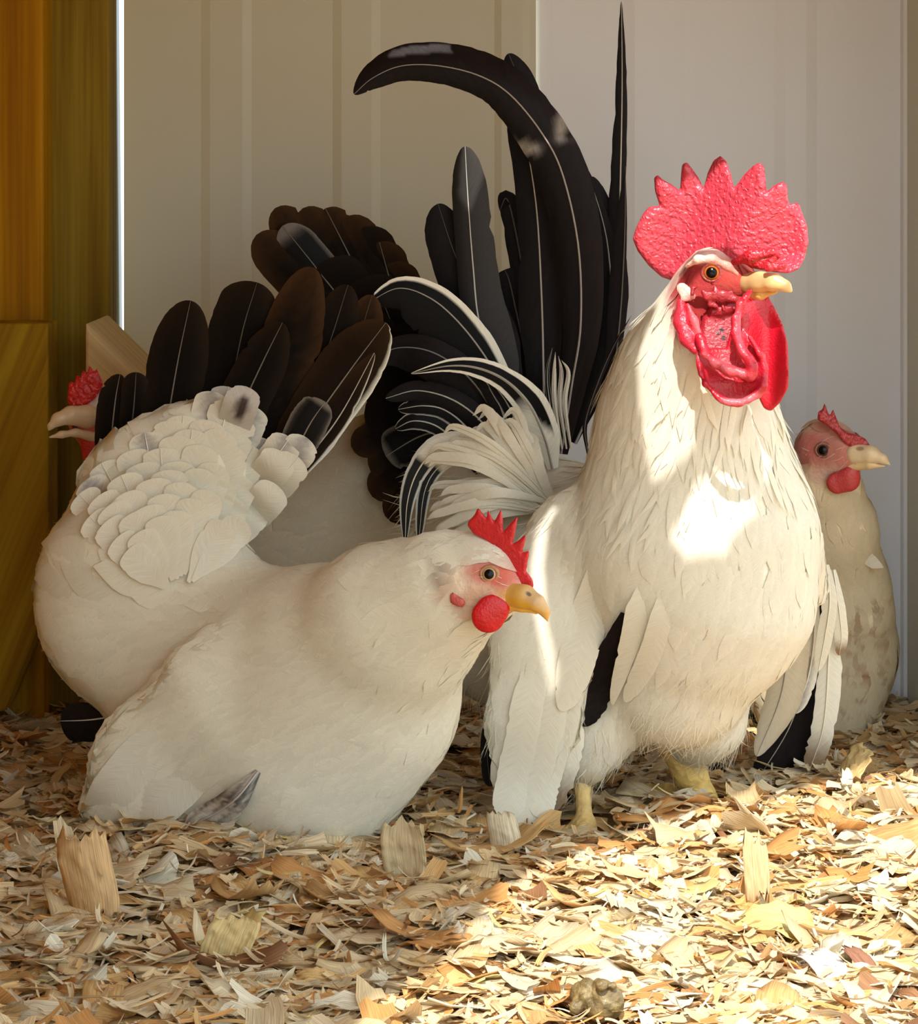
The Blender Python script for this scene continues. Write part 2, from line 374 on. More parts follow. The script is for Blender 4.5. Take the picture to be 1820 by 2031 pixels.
def inpx(x, y, polys):
    m = np.zeros(len(x), bool)
    for pl in polys: m |= poly_sd(x, y, pl) < 0
    return m
def plumage(name, B, n, Ls, Ws, flow, excl=(), only=None, lift=.0015, seed=1, parent=None, vary=.05, tint=None, maxlift=1.0, mat=None, seg=4, blunt=.35, cut=.25):
    """many overlapping contour feathers, each lying along the body; one joined part"""
    r = np.random.default_rng(seed); V, Q = B.V, B.Q
    a = V[Q]; area = np.linalg.norm(np.cross(a[:, 2]-a[:, 0], a[:, 3]-a[:, 1]), axis=1)
    fi = r.choice(len(Q), n, p=area/area.sum()); wts = r.dirichlet((1, 1, 1, 1), n)
    p0 = (a[fi]*wts[..., None]).sum(1); x, y = toPx(p0)
    keep = np.ones(n, bool)
    xj, yj = x+r.normal(0, 7, n), y+r.normal(0, 7, n)
    if excl: keep &= ~inpx(xj, yj, excl)
    if only: keep &= inpx(xj, yj, only)
    nr = B.Nn[Q[fi, 0]]
    keep &= ~((nr[:, 1] > .75) & (r.random(n) < .6))
    p0 = p0[keep]; nr = nr[keep]; cc = B.col[Q[fi, 0]][keep]
    fp = np.array([P(f[0], f[1], f[2]) for f in flow]); fd = np.array([(f[3], f[5] if len(f) > 5 else 0, -f[4]) for f in flow], float)
    fd /= np.linalg.norm(fd, axis=1)[:, None]
    w_ = 1/(((p0[:, None]-fp[None])**2).sum(2)+1e-5)**1.5
    d = (w_[..., None]*fd[None]).sum(1)+r.normal(0, .10, p0.shape)*w_.sum(1)[:, None]
    d /= np.linalg.norm(d, axis=1)[:, None]
    d -= nr*(d*nr).sum(1)[:, None]; d /= np.maximum(1e-6, np.linalg.norm(d, axis=1))[:, None]
    T = np.linspace(0, 1, seg+1); prof = np.sin(np.pi*np.clip(T*(1-blunt*.5)+.12, 0, 1))**.7; prof[-1] = .05
    VV, NN, CC, UV, FF = [], [], [], [], []
    k = 0
    for i in range(len(p0)):
        Ln = r.uniform(*Ls); Wd = r.uniform(*Ws)*.5; lf = lift*r.uniform(.3, 1)+ (lift*1.3*maxlift if r.random() < .03 else 0)
        pos = p0[i]-d[i]*Ln*.35; dirv = d[i]; n0 = nr[i]; vr = (1+r.uniform(-vary, vary*.5))
        step = Ln/seg; curl = r.normal(0, .06)
        for j in range(seg+1):
            q = B.bvh.find_nearest(Vector(pos)); loc = np.array(q[0]); nn = B_norm(B, q[2]); 
            s = np.cross(dirv, nn); s /= max(1e-9, np.linalg.norm(s))
            base = loc+nn*(.0006+lf*T[j]**1.3)
            wj = Wd*prof[j]
            cj = B.col[B.Q[q[2], 0]]*vr
            VV += [base-s*wj, base+nn*wj*.12, base+s*wj]; NN += [nn-s*.12, nn, nn+s*.12]; CC += [cj]*3; UV += [(-Wd*30, T[j]*Ln*30+i*.37), (0, T[j]*Ln*30+i*.37), (Wd*30, T[j]*Ln*30+i*.37)]
            dirv = dirv-nn*(dirv@nn)+s*curl; dirv /= max(1e-9, np.linalg.norm(dirv)); pos = loc+dirv*step
        for j in range(seg):
            o = k+3*j; FF += [(o, o+1, o+4, o+3), (o+1, o+2, o+5, o+4)]
        k += 3*(seg+1)
    NN = np.array(NN); NN /= np.linalg.norm(NN, axis=1)[:, None]
    o = mesh_obj(name, np.array(VV), np.array(FF), mat or M_WHITE, col=np.array(CC), uv=np.array(UV), normals=NN)
    o['kind'] = 'stuff'; adopt(parent, o); return o
def B_norm(B, fi):
    return B.Nn[B.Q[fi, 0]]
def fluff(name, B, n, Ls, Ws, flow, only=None, excl=(), out=.6, seed=3, parent=None, mat=None, colr=None):
    """soft loose barbs standing off the body"""
    r = np.random.default_rng(seed); V, Q = B.V, B.Q
    a = V[Q]; area = np.linalg.norm(np.cross(a[:, 2]-a[:, 0], a[:, 3]-a[:, 1]), axis=1)
    fi = r.choice(len(Q), n, p=area/area.sum()); p0 = (a[fi]*r.dirichlet((1, 1, 1, 1), n)[..., None]).sum(1); x, y = toPx(p0)
    keep = np.ones(n, bool)
    if only: keep &= inpx(x, y, only)
    if excl: keep &= ~inpx(x, y, excl)
    p0 = p0[keep]; nr = B.Nn[Q[fi, 0]][keep]; cc = B.col[Q[fi, 0]][keep]; m = len(p0)
    fp = np.array([P(f[0], f[1], f[2]) for f in flow]); fd = np.array([(f[3], f[5] if len(f) > 5 else 0, -f[4]) for f in flow], float); fd /= np.linalg.norm(fd, axis=1)[:, None]
    w_ = 1/(((p0[:, None]-fp[None])**2).sum(2)+1e-5)**1.5; d = (w_[..., None]*fd[None]).sum(1)/w_.sum(1)[:, None]
    d = d+r.normal(0, .22, d.shape); d -= nr*(d*nr).sum(1)[:, None]; d /= np.linalg.norm(d, axis=1)[:, None]
    d = d+nr*(out*r.uniform(.2, 1, m))[:, None]; d /= np.linalg.norm(d, axis=1)[:, None]
    Ln = r.uniform(*Ls, m)[:, None]; Wd = r.uniform(*Ws, m)[:, None]*.5
    s = np.cross(d, nr); s /= np.linalg.norm(s, axis=1)[:, None]; g = np.array([0, 0, -1.])
    T = [0, .4, .75, 1]; pr = [1, .9, .6, .05]; cv = r.normal(0, .25, (m, 1))
    rows = []
    for t, w1 in zip(T, pr):
        c = p0+d*Ln*t+(-nr*.25*out+s*cv)*Ln*t*t
        rows += [c-s*Wd*w1, c+s*Wd*w1]
    VV = np.stack(rows, 1).reshape(-1, 3); b0 = np.arange(m)*8
    FF = np.concatenate([np.stack([b0+2*j, b0+2*j+1, b0+2*j+3, b0+2*j+2], 1) for j in range(3)])
    C = np.repeat(cc if colr is None else np.tile(np.array(colr), (m, 1)), 8, 0); NN = np.repeat(nr, 8, 0); UV = np.zeros((len(VV), 2)); UV[:, 1] = np.repeat(r.random(m)*9, 8)
    o = mesh_obj(name, VV, FF, mat or M_WHITE, col=C, uv=UV, normals=NN); o['kind'] = 'stuff'; adopt(parent, o); return o

# ------------------------------------------------------------------ big feathers
def catmull(pts, n):
    P_ = np.array(pts, float); P_ = np.vstack([2*P_[0]-P_[1], P_, 2*P_[-1]-P_[-2]]); m = len(P_)-3
    t = np.linspace(0, m-1e-6, n); i = t.astype(int); f = (t-i)[:, None]
    a, b, c, d = P_[i], P_[i+1], P_[i+2], P_[i+3]
    return .5*((2*b)+(-a+c)*f+(2*a-5*b+4*c-d)*f*f+(-a+3*b-3*c+d)*f**3)
def feather(name, parent, pts, wl, wr, style='black', tip='round', mat=None, camber=.12, yaw=0., nseg=34, mseg=10, shaft=None, seed=None, ragged=.02, root_empty=None, label=None, base_w=.35, drape=None):
    """flight, tail or covert feather: centre line pts (px,py,z) from base to tip, vane half-widths in px"""
    r = np.random.default_rng(seed if seed is not None else int(abs(pts[0][0]*7+pts[-1][1]*3)) % 99999)
    t = 1-(1-np.linspace(0, 1, nseg+1))**1.55
    Cf = catmull([tuple(P(*q)) for q in pts], 400); C = np.stack([np.interp(t, np.linspace(0, 1, 400), Cf[:, q]) for q in range(3)], 1)
    T = np.gradient(C, axis=0); T /= np.linalg.norm(T, axis=1)[:, None]
    face = np.array([math.sin(yaw), -math.cos(yaw), 0.12]); face /= np.linalg.norm(face)
    S = np.cross(T, face); S /= np.linalg.norm(S, axis=1)[:, None]      # toward the right when the feather points up
    Nf = np.cross(S, T)
    if (Nf[:, 1].mean()) > 0: Nf = -Nf
    rise = base_w+(1-base_w)*np.clip(t/.35, 0, 1)**.8
    if tip == 'round': fall = np.sqrt(np.clip(1-np.clip((t-.84)/.16, 0, 1)**2, 0, 1))
    elif tip == 'point': fall = np.clip(1-np.clip((t-.45)/.55, 0, 1)**1.8, 0, 1)
    else: fall = np.sqrt(np.clip(1-np.clip((t-.62)/.38, 0, 1)**2.3, 0, 1))
    W = rise*fall; W[-1] = .02
    z = np.array([q[2] for q in pts]).mean()/F
    wlv = np.interp(t, np.linspace(0, 1, len(wl)), wl)*z if hasattr(wl, '__len__') else np.full(nseg+1, wl*z)
    wrv = np.interp(t, np.linspace(0, 1, len(wr)), wr)*z if hasattr(wr, '__len__') else np.full(nseg+1, wr*z)
    us = np.linspace(-1, 1, 2*(mseg//2)+1); V, UV, CC = [], [], []
    # notches where barbs have parted
    jagL = 1-np.abs(r.normal(0, ragged, nseg+1)); jagR = 1-np.abs(r.normal(0, ragged, nseg+1))
    for q in range(r.integers(0, 3)):
        i = r.integers(nseg//3, nseg-2); (jagL if r.random() < .5 else jagR)[i] *= .86
    ln = np.concatenate([[0], np.cumsum(np.linalg.norm(np.diff(C, axis=0), axis=1))])
    wmax = max(wlv.max(), wrv.max())
    for i in range(nseg+1):
        for u in us:
            w0 = (wlv[i]*jagL[i] if u < 0 else wrv[i]*jagR[i])*W[i]
            off = S[i]*u*w0-Nf[i]*camber*w0*u*u+Nf[i]*.0002
            V.append(C[i]+off-T[i]*abs(u)*w0*.25*0); UV.append((u*wmax*30, ln[i]*30)); CC.append(fcol(style, u, t[i], r))
    if drape is not None:                                    # let the vane lie over the body instead of cutting into it
        for k_, v in enumerate(V):
            d = (Vector(v)-Vector((0, 0, HC))).normalized(); h_ = drape.bvh.ray_cast(Vector((0, 0, HC)), d)
            if h_[0] is not None:
                lf = .0005+.0012*t[k_//len(us)]; 
                if v[1] > h_[0].y-lf:
                    q_ = h_[0]-d*lf; V[k_] = np.array(q_)
    m = len(us); FF = [(i*m+j, i*m+j+1, (i+1)*m+j+1, (i+1)*m+j) for i in range(nseg) for j in range(m-1)]
    if mat is None: mat = M_WHITE if style.startswith('white') or style == 'tan' else (M_HEN if style in ('hen', 'henedge', 'henbrown') else M_DARK)
    o = mesh_obj(name, V, FF, mat, col=np.array(CC), uv=np.array(UV))
    if root_empty is not None: adopt(root_empty, o)
    else: o.parent = parent
    if label: o['label'] = label
    # shaft
    sc = (.72, .66, .52) if style.startswith('white') and shaft is None else {'black': (.09, .075, .06), 'hen': (.06, .05, .035), 'henbrown': (.06, .045, .03)}.get(style, (.36, .32, .27)) if shaft is None else shaft
    if sc is not False:
        rr = np.interp(t, [0, .6, 1], [2.6, 1.6, .5])*z*(1 if (wlv.max()+wrv.max())/z > 30 else .6); SV = []
        for i in range(0, nseg+1):
            for a in range(5):
                an = a*2*math.pi/5; SV.append(C[i]+Nf[i]*(.0004+rr[i]*.4)+S[i]*math.cos(an)*rr[i]+Nf[i]*math.sin(an)*rr[i])
        SF = [(i*5+a, i*5+(a+1) % 5, (i+1)*5+(a+1) % 5, (i+1)*5+a) for i in range(nseg) for a in range(5)]
        s = mesh_obj('shaft', SV, SF, M_SHAFT, o, col=np.tile(np.array(sc), (len(SV), 1)))
    return o
def mixc(a, b, f):
    f = min(1, max(0, f)); return tuple(a[i]*(1-f)+b[i]*f for i in range(3))
K = (.006, .005, .0045); KH = (.0065, .0045, .003); BR = (.055, .026, .010); WH = (.84, .80, .67); GR = (.30, .27, .24)
def fcol(style, u, t, r):
    n = r.normal(0, .05); a = abs(u)
    if style == 'black': return mixc(K, (.016, .010, .010), .5+n*3+.3*u)
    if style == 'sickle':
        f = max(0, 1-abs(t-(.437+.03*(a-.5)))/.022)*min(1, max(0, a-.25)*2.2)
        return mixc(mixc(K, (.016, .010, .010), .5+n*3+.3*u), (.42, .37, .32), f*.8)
    if style == 'hen': return mixc(KH, (.022, .013, .007), max(0, a-.4)+.8*max(0, t-.7)*2)
    if style == 'henbrown': return mixc(KH, BR, .08+max(0, a-.4)*1.0+max(0, t-.75)*2.5+n)
    if style == 'henedge':
        if u > .86: return WH
        return mixc(KH, BR, .15+max(0, a-.5)*.6+max(0, t-.8)*2)
    if style == 'ringed':                                    # dark centre, pale rim
        f = max((a-.78)/.15, (t-.9)/.06); return mixc(KH, (.17, .145, .12), f)
    if style == 'blackwhiteR': return mixc(K, WH, (u-(.62-.5*max(0, .55-t)))/.12) if t < .95 else K
    if style == 'bw':                                        # white at the base, black stripes inside white margins toward the tip
        blk = 1 if (.12 < a < (.66)) else 0; f = min(1, max(0, (t-.22+.1*u)/.05)); lim = min(1, max(0, (t-.3)/.1))
        return mixc(WH, K, blk*(f if u > 0 else lim))
    if style == 'edge2': return mixc(K, (.55, .52, .46), (a-.84)/.1)
    if style == 'greysheen': return mixc((.018, .016, .016), (.05, .046, .044), .5+.5*u)
    if style == 'white': return mixc(WH, (.76, .69, .54), .3+n)
    if style == 'whitegrey': return mixc(WH, (.42, .39, .36), .45+.5*math.sin(u*3+t*2)+n*2) if t > .45 else WH
    if style == 'whitedark':                                 # white with a dark smear inside
        f = max(0, 1-((u-.1)/.45)**2-((t-.68)/.22)**2*1.1)*1.6+n; return mixc((.62, .58, .52), (.07, .045, .04), f)
    if style == 'whitehalfblack': return mixc(WH, K, (t-.5)/.04) if a < .75 else mixc(WH, (.5, .5, .45), t)
    if style == 'tan': return mixc((.62, .53, .38), (.35, .27, .17), max(0, a-.6)+n)
    if style == 'whitetan': return mixc(WH, (.30, .2, .12), (t-.7)/.2+n)
    if style == 'mottle': return mixc((.10, .085, .075), (.52, .47, .40), .5+.6*math.sin(9*t+3*u+n*8)*math.cos(5*u-2)+n*3)
    return WH

# ------------------------------------------------------------------ head parts
PINK = (.62, .20, .15); REDS = (.55, .02, .03); CREAM = (.88, .83, .68); WHT = (.86, .82, .69)
def eye(parent, B, px, py, r, iris, e):
    loc, nrm = B.hit(px, py); z = loc.y; R = r*z/F
    ax = (nrm*.55+Vector((0, -1, 0))*.45).normalized(); c = loc-ax*R*.55
    q = ax.to_track_quat('Z', 'Y'); V, C = [], []; nr, ns = 20, 28
    for i in range(nr+1):
        th = math.pi*.62*i/nr
        for j in range(ns):
            ph = 2*math.pi*j/ns; V.append(c+q @ Vector((math.sin(th)*math.cos(ph), math.sin(th)*math.sin(ph), math.cos(th)))*R)
            s = th/(math.pi/2)
            C.append((.003, .002, .002) if s < .38 else (mixc(iris, tuple(v*.4 for v in iris), (s-.38)/.22) if s < .66 else (.02, .012, .01)))
    Fc = [(i*ns+j, (i+1)*ns+j, (i+1)*ns+(j+1) % ns, i*ns+(j+1) % ns) for i in range(nr) for j in range(ns)]
    o = adopt(e, mesh_obj('eye', V, Fc, M_EYE, col=np.array(C)))
    V = []; n1, n2 = 28, 8
    for i in range(n1):
        a = 2*math.pi*i/n1; rm = R*.98; rt = R*(.26+.06*math.sin(a+1))
        for j in range(n2):
            b = 2*math.pi*j/n2; V.append(c+q @ Vector(((rm+rt*math.cos(b))*math.cos(a), (rm+rt*math.cos(b))*math.sin(a)*.9, R*.42+rt*math.sin(b))))
    Fc = [(i*n2+j, ((i+1) % n1)*n2+j, ((i+1) % n1)*n2+(j+1) % n2, i*n2+(j+1) % n2) for i in range(n1) for j in range(n2)]
    lid = mesh_obj('eyelid', V, Fc, M_RED, o, col=np.tile(np.array(e.get('lidcol', (.35, .09, .06))), (len(V), 1)))
    return o
def part(name, prims, e, mat, col, k=.002, h=.0009, blobs=(), it=1, wobble=0, label=None):
    V, Q = sdf_mesh(prims, k, h, it, wobble); o = adopt(e, mesh_obj(name, V, Q, mat, col=paint(V, col, blobs)))
    if label: o['label'] = label
    return o

def on(B, pts, zd=1.3):
    """points (px, py, lift[, fallback depth]) laid on a body: negative lift sinks the quill under the plumage"""
    out, last = [], zd
    for p in pts:
        l, n = B.hit(p[0], p[1])
        if l is not None and not (len(p) > 4): last = l.y
        z = (last if l is not None else (p[3] if len(p) > 3 else last))-p[2]; out.append((p[0], p[1], z))
    return out
# ================================================================== ROOSTER
E = root('bantam_rooster', P(1290, 1650, 1.30), 'tall white rooster with a big red serrated comb and long black tail', 'rooster')
E['lidcol'] = (.30, .05, .04)
prims = chain([(1405, 572, 1.262, 66), (1392, 640, 1.265, 84), (1365, 720, 1.275, 118), (1362, 800, 1.285, 155), (1366, 890, 1.292, 182)], .8)
prims += [cap(1366, 890, 1.292, 182, 1376, 1060, 1.298, 236, .72), cap(1376, 1060, 1.298, 236, 1390, 1180, 1.302, 215, .72), cap(1390, 1180, 1.302, 215, 1340, 1330, 1.31, 150, .8),
          cap(1425, 545, 1.256, 50, 1462, 560, 1.249, 34, .8),
          cap(1300, 1130, 1.33, 200, 1120, 1060, 1.375, 130, .75), cap(1120, 1060, 1.375, 130, 960, 1000, 1.39, 125, .6), cap(930, 1030, 1.385, 108, .6) if False else cap(930, 1010, 1.39, 110, sq=.6),
          cap(1090, 1150, 1.36, 150, 985, 1290, 1.37, 105, .6),
          cap(1110, 1130, 1.30, 60, 1160, 1100, 1.295, 95, .5), cap(1150, 1080, 1.30, 105, 1085, 1250, 1.292, 105, .38), cap(1085, 1250, 1.292, 105, 1058, 1430, 1.292, 82, .3), cap(1058, 1430, 1.292, 82, 1035, 1555, 1.293, 55, .25),
          cap(1560, 1090, 1.33, 72, 1590, 1160, 1.345, 50, .6),
          cap(1230, 1330, 1.32, 110, 1185, 1440, 1.315, 72, .8), cap(1185, 1440, 1.315, 72, 1162, 1525, 1.31, 34, .8),
          cap(1390, 1330, 1.325, 120, 1392, 1430, 1.335, 75, .8), cap(1392, 1430, 1.335, 75, 1362, 1490, 1.345, 34, .8)]
rb = [(1412, 600, 80, 100, 8, .25, (.38, .03, .035), 1), (1420, 560, 60, 60, 0, .3, (.42, .045, .045), 1), (1460, 560, 40, 32, 0, .3, (.42, .05, .04), 1),
      (1405, 625, 60, 40, 0, .5, (.30, .02, .02), .8), (1380, 500, 60, 17, 2, .6, (.82, .68, .60), .95), (1400, 545, 34, 24, 0, .7, (.36, .03, .03), .8), (1400, 520, 30, 8, 8, .6, (.62, .22, .18), .8), (1430, 512, 30, 8, 30, .5, (.70, .36, .30), .7),
      (1175, 1560, 40, 30, 0, .6, (.5, .36, .15), .6)]
R = Body('body', prims, .011, .0024, WHT, rb, E, it=2)
FACE = [(1345, 500), (1400, 488), (1480, 500), (1490, 640), (1520, 800), (1410, 800), (1375, 700), (1345, 640)]
flowR = [(1390, 520, 1.25, 0, 1), (1340, 560, 1.26, -.5, 1), (1290, 680, 1.26, -.35, 1), (1360, 760, 1.22, -.15, 1), (1220, 800, 1.28, -.5, 1), (1450, 860, 1.23, .12, 1), (1540, 900, 1.27, .3, 1),
         (1360, 950, 1.22, -.3, 1), (1450, 1050, 1.22, -.25, 1), (1560, 1080, 1.25, .1, 1), (1240, 1000, 1.27, -.5, 1), (1140, 1000, 1.33, -.8, .7), (1400, 1250, 1.25, -.3, 1), (1520, 1250, 1.27, -.2, 1),
         (1000, 950, 1.35, -1, -.25), (1080, 900, 1.37, -.5, -.9), (900, 950, 1.36, -1, .2), (900, 1080, 1.36, -.6, .9), (1000, 1080, 1.35, -.9, .5), (1000, 1250, 1.35, -.2, 1),
         (1150, 1150, 1.26, -.25, 1), (1080, 1300, 1.26, -.2, 1), (1040, 1500, 1.27, -.1, 1), (1300, 1400, 1.28, -.4, 1), (1180, 1450, 1.29, -.2, 1), (1400, 1430, 1.3, .1, 1)]
plumage('contour_feathers', R, 5200, (.018, .030), (.005, .0085), flowR, excl=[FACE], lift=.0006, seed=11, parent=E)
plumage('hackle_feathers', R, 3600, (.022, .036), (.0022, .004), flowR, excl=[FACE], only=[[(1335, 520), (1395, 480), (1400, 560), (1385, 700), (1440, 790), (1560, 790), (1600, 950), (1520, 960), (1420, 940), (1350, 1020), (1250, 1080), (1130, 1000), (1100, 860), (1240, 640)]], lift=.0022, seed=12, parent=E, blunt=.6, vary=.07)
fluff('rump_fluff', R, 5200, (.008, .022), (.00025, .0006), flowR, only=[[(780, 820), (1140, 820), (1120, 1080), (1010, 1130), (1000, 1450), (880, 1450), (860, 1100), (780, 1080)]], out=.5, seed=13, parent=E)
fluff('saddle_strands', R, 2600, (.014, .034), (.0005, .0011), flowR, only=[[(800, 860), (1120, 860), (1110, 1060), (1000, 1120), (800, 1100)]], out=.22, seed=15, parent=E)
fluff('belly_strands', R, 2600, (.010, .024), (.0004, .0009), flowR, only=[[(1100, 1400), (1500, 1340), (1520, 1560), (1100, 1600)]], out=.12, seed=16, parent=E)
fluff('thigh_fluff', R, 14000, (.007, .019), (.00018, .0004), flowR, only=[[(1110, 1380), (1500, 1300), (1520, 1560), (1100, 1600)]], out=.45, seed=14, parent=E)

comb = [(1260, 475), (1269, 448), (1281, 424), (1293, 410), (1314, 409), (1304, 379), (1302, 352), (1309, 346), (1319, 356), (1338, 366), (1355, 379), (1356, 346), (1358, 326), (1367, 320), (1378, 333), (1391, 352), (1401, 374), (1409, 342), (1420, 318), (1433, 308), (1444, 319), (1453, 346), (1457, 374), (1477, 345), (1493, 328), (1505, 322), (1513, 329), (1516, 352), (1518, 380), (1536, 366), (1550, 359), (1559, 367), (1562, 405), (1582, 401), (1590, 425), (1598, 448), (1600, 480), (1592, 512), (1578, 532), (1558, 541), (1520, 538), (1480, 530), (1440, 560), (1340, 560), (1319, 553), (1293, 530), (1270, 500)]
cb = lambda x, y: 1.262-.02*np.clip((x-1400)/200, -1, 1)+.004*np.sin(x*.03+y*.01)-.012*np.clip((y-505)/40, 0, 1)*np.clip((x-1480)/60, 0, 1)
part('comb', [poly_plate(comb, 1.25, .0036, .003, cb)], E, M_COMB, (.56, .045, .075), k=.002, h=.00085, it=2, blobs=[(1270, 480, 30, 90, 15, .8, (.66, .06, .09), .6), (1500, 520, 50, 14, -12, .6, (.42, .005, .01), .9)])  # shade under the front fold is put into the colour as dark red
part('comb_fold', chain([(1455, 520, 1.245, 7), (1490, 508, 1.236, 12), (1535, 500, 1.233, 9)])+chain([(1520, 520, 1.230, 6), (1545, 508, 1.228, 5)])+chain([(1520, 534, 1.230, 6), (1555, 528, 1.228, 7)]), E, M_COMB, (.50, .015, .03), k=.003)
part('beak', chain([(1474, 562, 1.247, 18), (1506, 557, 1.239, 15), (1538, 560, 1.232, 13), (1558, 568, 1.229, 8), (1569, 578, 1.228, 2)], .8)+[cap(1488, 561, 1.243, 15, 1530, 561, 1.234, 13, .8)], E, M_BEAK, (.70, .50, .22), k=.004, blobs=[(1485, 552, 40, 14, 0, .7, (.45, .26, .12), .7)], h=.0007)  # darker base, with the comb's shadow put into its colour
part('lower_beak', chain([(1478, 583, 1.247, 12), (1508, 585, 1.240, 9), (1540, 580, 1.235, 3)], .8), E, M_BEAK, (.66, .40, .12), h=.0007)
part('earlobe', [cap(1352, 572, 1.240, 13, 1366, 582, 1.239, 12, .3), cap(1356, 592, 1.239, 8, 1374, 588, 1.238, 7, .4)], E, M_RED, (.74, .42, .36), k=.003, blobs=[(1380, 600, 20, 20, 0, .8, (.6, .1, .1), .7)])
# near wattle: thin plate with thick rolled rims
def rim(pts, z=1.0): return chain(pts)
wz = 1.222
lobe = [(1376, 690), (1384, 735), (1398, 765), (1424, 793), (1452, 803), (1480, 798), (1505, 786), (1517, 765), (1517, 735), (1515, 700), (1498, 680), (1470, 640), (1455, 640), (1440, 690)]
wb = lambda x, y: 1.232-.008*np.clip((y-640)/120, 0, 1)+.004*np.sin((x-1380)*.03)
rimA = [(1486, 580, 1.228, 6), (1468, 603, 1.225, 7), (1459, 640, 1.222, 8), (1460, 672, 1.220, 8), (1474, 700, 1.218, 9), (1490, 722, 1.217, 9), (1492, 742, 1.217, 8), (1484, 752, 1.218, 6)]
rimB = [(1386, 668, 1.228, 6), (1396, 698, 1.224, 7), (1418, 720, 1.221, 9), (1448, 735, 1.219, 10), (1478, 742, 1.218, 8)]
rimC = [(1384, 716, 1.226, 4), (1398, 762, 1.222, 4), (1430, 792, 1.220, 5), (1462, 800, 1.219, 6), (1492, 788, 1.220, 5), (1512, 764, 1.221, 4), (1517, 732, 1.222, 4), (1506, 702, 1.222, 5), (1486, 668, 1.223, 5)]
def beads(pts, n, rr_, seed, spread=5):
    r = random.Random(seed); out = []
    Cc = catmull([p[:3] for p in pts], 200)
    for q in range(n):
        a = Cc[r.randrange(200)]; out.append(cap(a[0]+r.uniform(-spread, spread), a[1]+r.uniform(-spread, spread), a[2]-.0014, r.uniform(*rr_)))
    return out
wat = [poly_plate(lobe, 1.23, .0018, .0016, wb)]+chain(rimA)+chain(rimB)+chain(rimC)+beads(rimA, 34, (3, 5), 1)+beads(rimB, 38, (3, 5), 2, 6)+beads(rimC[:6], 34, (2, 3.5), 3, 2)
part('wattle', wat, E, M_RED, (.44, .006, .022), k=.0022, h=.0008, it=1, blobs=[(1470, 794, 60, 9, -8, .8, (.66, .13, .16), .8), (1436, 727, 56, 10, 20, .8, (.66, .11, .14), .8), (1466, 655, 9, 66, -5, .8, (.62, .06, .09), .7), (1440, 765, 48, 16, 12, .7, (.42, .005, .018), .8)])
part('cheek_fold', chain([(1350, 600, 1.240, 9), (1351, 640, 1.236, 13), (1362, 672, 1.232, 13), (1378, 694, 1.229, 10)])+chain([(1364, 604, 1.235, 4), (1377, 636, 1.231, 5), (1388, 662, 1.229, 5)]), E, M_RED, (.54, .02, .045), k=.004, blobs=[(1378, 635, 8, 45, -14, .8, (.66, .12, .14), .8)])
part('face_skin', [poly_plate([(1396, 628), (1412, 606), (1438, 598), (1464, 604), (1480, 640), (1478, 735), (1400, 712), (1386, 668)], 1.235, .003, .003, lambda x, y: 1.245-.007*np.clip((y-600)/100, 0, 1))]+[cap(1396+(q*53 % 71), 592+(q*37 % 29), 1.2405-.00004*(q*37 % 29), 3+q % 3) for q in range(22)], E, M_RED, (.33, .012, .025), k=.003, blobs=[(1431, 655, 5, 4, 0, .3, (.02, .005, .005), 1), (1424, 662, 4, 3, 0, .3, (.02, .005, .005), 1), (1434, 671, 5, 5, 0, .3, (.02, .005, .005), 1)])
far = [(1462, 592), (1524, 586), (1538, 612), (1552, 645), (1560, 680), (1562, 742), (1560, 770), (1546, 800), (1530, 818), (1516, 812), (1500, 780), (1492, 740), (1475, 690), (1460, 640)]
part('wattle', [poly_plate(far, 1.245, .0026, .0024, lambda x, y: 1.243+.006*np.cos((x-1520)*.05))], E, M_RED, (.50, .006, .022), k=.003, h=.001, label='far wattle hanging below the beak')
eye(E, R, 1411, 541, 19, (.70, .17, .025), E)
part('brow', chain([(1362, 528, 1.236, 5), (1384, 514, 1.231, 7), (1412, 514, 1.229, 8), (1442, 528, 1.229, 7), (1462, 544, 1.231, 5)], .8), E, M_RED, (.62, .25, .20), k=.003, h=.0009, blobs=[(1380, 514, 30, 12, -10, .8, (.80, .62, .54), .8)])
wr = random.Random(9)
part('cheek_wrinkles', [cap(wr.gauss(1428, 24), wr.gauss(588, 11), 1.2362+.0006*wr.random(), 2.5+wr.random()*2.6) for q in range(60)], E, M_RED, (.30, .012, .02), k=.0016, h=.0007)
# tail -------------------------------------------------------------
def fe(name, *a, **k): return feather(name, None, *a, root_empty=E, **k)
fe('tail_feather', [(1205, 830, 1.395), (1228, 640, 1.40), (1238, 470, 1.40), (1240, 330, 1.40)], 26, 6, 'black', 'point')
fe('tail_feather', [(1190, 860, 1.40), (1222, 600, 1.405), (1229, 380, 1.41), (1233, 180, 1.41), (1232, 2, 1.41)], [18, 24, 22, 14, 8], [8, 12, 12, 12, 6], 'black', 'taper', shaft=(.45, .42, .38), ragged=.08)
fe('tail_feather', [(1090, 890, 1.43), (1040, 560, 1.435), (1008, 402, 1.435), (1000, 360, 1.435), (990, 418, 1.43)][:3]+[(990, 418, 1.43)], 24, 26, 'black', 'point')
fe('tail_feather', [(1080, 880, 1.43), (1030, 650, 1.435), (1010, 560, 1.435), (1000, 535, 1.435)], 30, 30, 'black', 'round')
fe('tail_feather', [(1100, 880, 1.425), (1090, 600, 1.43), (1075, 350, 1.43), (1040, 190, 1.43), (1008, 106, 1.43)], 34, 34, 'black', 'taper')
fe('tail_feather', [(1190, 850, 1.405), (1218, 640, 1.41), (1216, 520, 1.41), (1200, 440, 1.412), (1172, 350, 1.412)], 30, 27, 'black', 'taper')
